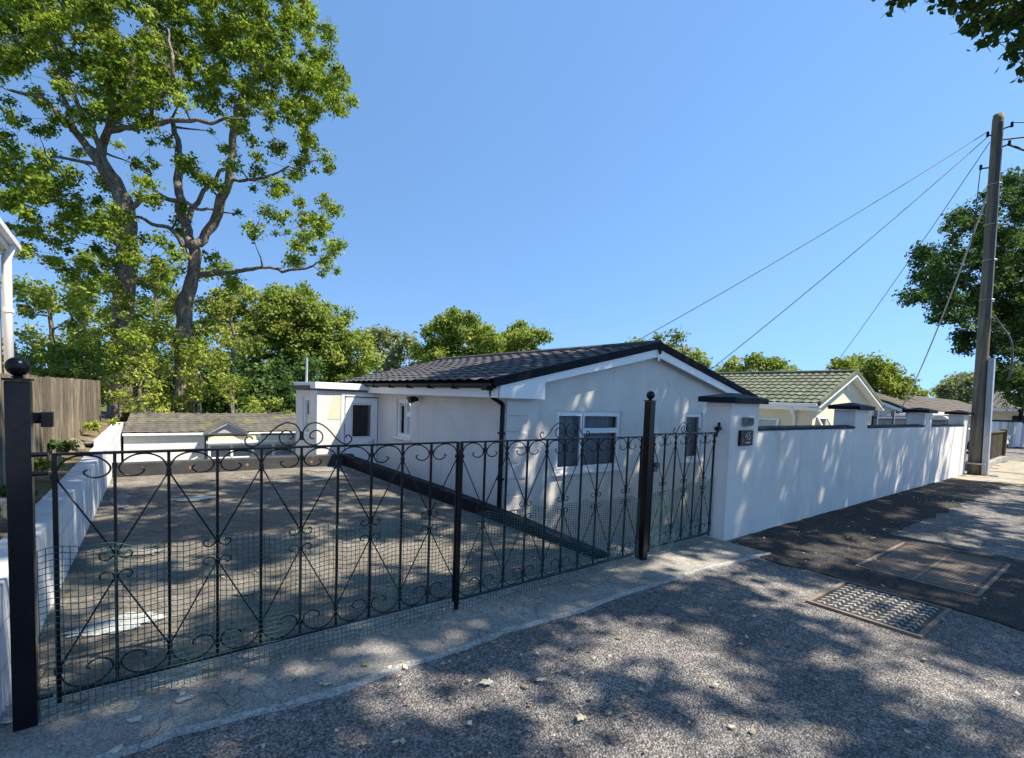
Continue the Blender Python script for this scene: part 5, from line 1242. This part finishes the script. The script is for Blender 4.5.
for i in range(3):
    b = bases[i]; cl = grp[i]
    top = Vector((b.x+0.3, b.y+0.8, 9.5))
    sk = [([b+Vector((0.1, 0.3, 4.5)), b+Vector((-1.5, 3, 7.5)), b+Vector((-2.2, 6, 9.0))], [0.26, 0.16, 0.06]), ([b+Vector((0.1, 0.3, 4.8)), b+Vector((2, 2.5, 7.5)), b+Vector((3, 5.5, 9.5))], [0.24, 0.15, 0.06])]
    if cl: tree('roadside_tree', lab[i], b, [b, b+Vector((0.1, 0.2, 3)), b+Vector((0.1, 0.5, 6)), top], [0.42, 0.34, 0.26, 0.1], sk, cl+([(c, r) for c, r in tips] if i == 2 else []), 430 if i < 2 else 480, 0.19 if i < 2 else 0.13, 'leaf_canopy' if i < 2 else 'leaf_dark', seed=60+i, tw=1 if i < 2 else 2)  # third crown gets dark leaf colour for its shaded, backlit tips

# ------------------------------------------------------------------ small plants in the bed, litter on the ground
def plant(label, c, r, n, mat, leaf, seed):
    t = thing('garden_plant', label, 'plant', c); c = Vector(c)
    m = MB(); rnd = random.Random(seed); cs = []
    for i in range(5):
        e = c+Vector((rnd.uniform(-r, r), rnd.uniform(-r, r), r*rnd.uniform(0.6, 1.3))); m.tube([c, c.lerp(e, 0.5)+Vector((0, 0, 0.03)), e], [0.006, 0.005, 0.003], 4); cs.append(tuple(e))
    m.build('stem', 'bark', t); leaves_mesh('foliage', cs, [r*0.6]*5, [n//5]*5, leaf, mat, t, seed=seed)
plant('low straggly green plant beside the ornamental block', (-0.62, 5.3, 0.6), 0.1, 160, 'leaf_dark', 0.04, 1)
plant('low green weeds spreading below the near end of the timber fence', (-0.66, 6.6, 0.62), 0.14, 260, 'leaf_mid', 0.05, 2)
plant('dark trailing plant between the two rocks on the bed', (-0.6, 8.2, 0.64), 0.15, 260, 'leaf_dark', 0.06, 3)
plant('yellowish weeds at the far end of the garden bed', (-0.30, 11.6, 0.62), 0.2, 300, 'leaf_yellow', 0.06, 4)
plant('green plant showing left of the left gate post', (-0.75, 4.3, 0.58), 0.12, 220, 'leaf_mid', 0.05, 5)
def fallen(label, x, y, s, rz, seed, mat='dead', z=0.022):
    rnd = random.Random(seed); m = MB(); t = thing('fallen_leaf', label, 'leaf', (x, y, z))
    n = 14; m.v.append((x, y, z+0.004))
    for i in range(n):
        a = 2*math.pi*i/n; r = s*(0.55+0.45*abs(math.cos(a*2.5)))*(1.15 if abs(math.cos(a)) > 0.7 else 0.75)
        m.v.append((x+r*math.cos(a+rz), y+r*0.7*math.sin(a+rz), z+0.35*s*rnd.uniform(0, 1)*(0.5+0.5*math.sin(a))))
    for i in range(n): m.f.append((0, 1+i, 1+(i+1) % n))
    m.build('blade', 'leafdry' if mat == 'dead' else mat, t)
    MB().tube([(x, y, z+0.004), (x+s*1.6*math.cos(rz), y+s*1.6*math.sin(rz), z+0.006)], 0.0015, 4).build('stalk', 'leafdry', t)
MT['leafdry'] = surf('dry_leaf', (0.4, 0.34, 0.24), (0.68, 0.62, 0.5), 20, 0.7, None)
MT['leafgreen'] = surf('fading_leaf', (0.16, 0.17, 0.05), (0.32, 0.3, 0.1), 20, 0.7, None)
def G0(px, py):
    d = ray(px, py); return Vector((0, 0, CAM_H))+d*(-CAM_H/d.z)
for px, py, s, lb, mt in ((175, 691, 0.032, 'largest pale curled dry leaf on the concrete by the left gate leaf', 'dead'), (135, 724, 0.03, 'twisted brown dry leaf on the concrete edge near the left corner', 'dead'),
                      (8, 726, 0.03, 'brown dry leaf lying at the foot of the left post', 'dead'), (78, 705, 0.03, 'yellow green leaf under the left gate leaf near its post', 'leafgreen'), (325, 688, 0.028, 'orange tan leaf on the pale apron edging', 'dead'),
                      (486, 686, 0.034, 'largest grey white leaf on the asphalt in the lower middle', 'dead'), (541, 683, 0.026, 'star shaped white leaf right of the largest asphalt leaf', 'dead'), (116, 755, 0.026, 'small pale leaf on the asphalt at the bottom left', 'dead'),
                      (580, 722, 0.028, 'pale leaf in the sunny spot on the asphalt', 'dead'), (365, 668, 0.024, 'dull green leaf on the concrete apron below the middle stile', 'leafgreen'), (715, 688, 0.022, 'lone cream leaf on open asphalt right of the sunny spot', 'dead')):
    p = G0(px, py); fallen(lb, p.x, p.y, s*1.25, random.uniform(0, 6), int(px), mt)
# countless small bits of leaf on the ground
nl = 1150; rg = np.random.default_rng(5); cs = []; sz = []
pts = []
while len(pts) < nl:
    t = rg.random()
    if t < 0.30: x, y = rg.uniform(-0.35, 3.6), rg.uniform(3.1, 10.3)
    elif t < 0.5: x, y = rg.uniform(-0.3, 3.6), rg.normal(3.0, 0.10)
    elif t < 0.68: x, y = rg.uniform(5.3, 16), rg.uniform(1.9, 2.9)
    elif t < 0.8: x, y = rg.normal(1.5, 0.6), rg.normal(1.8, 0.45)
    elif t < 0.86: x, y = rg.uniform(3.55, 3.68), rg.uniform(3.3, 10)
    else: x, y = rg.uniform(-0.5, 9), rg.uniform(0.2, 2.6)
    pts.append((x, y, 0.022))
lit = leaves_mesh('leaf_litter', pts, [0.004]*nl, [1]*nl, 0.03, 'dead', None, up=3.0, seed=4); lit['kind'] = 'stuff'
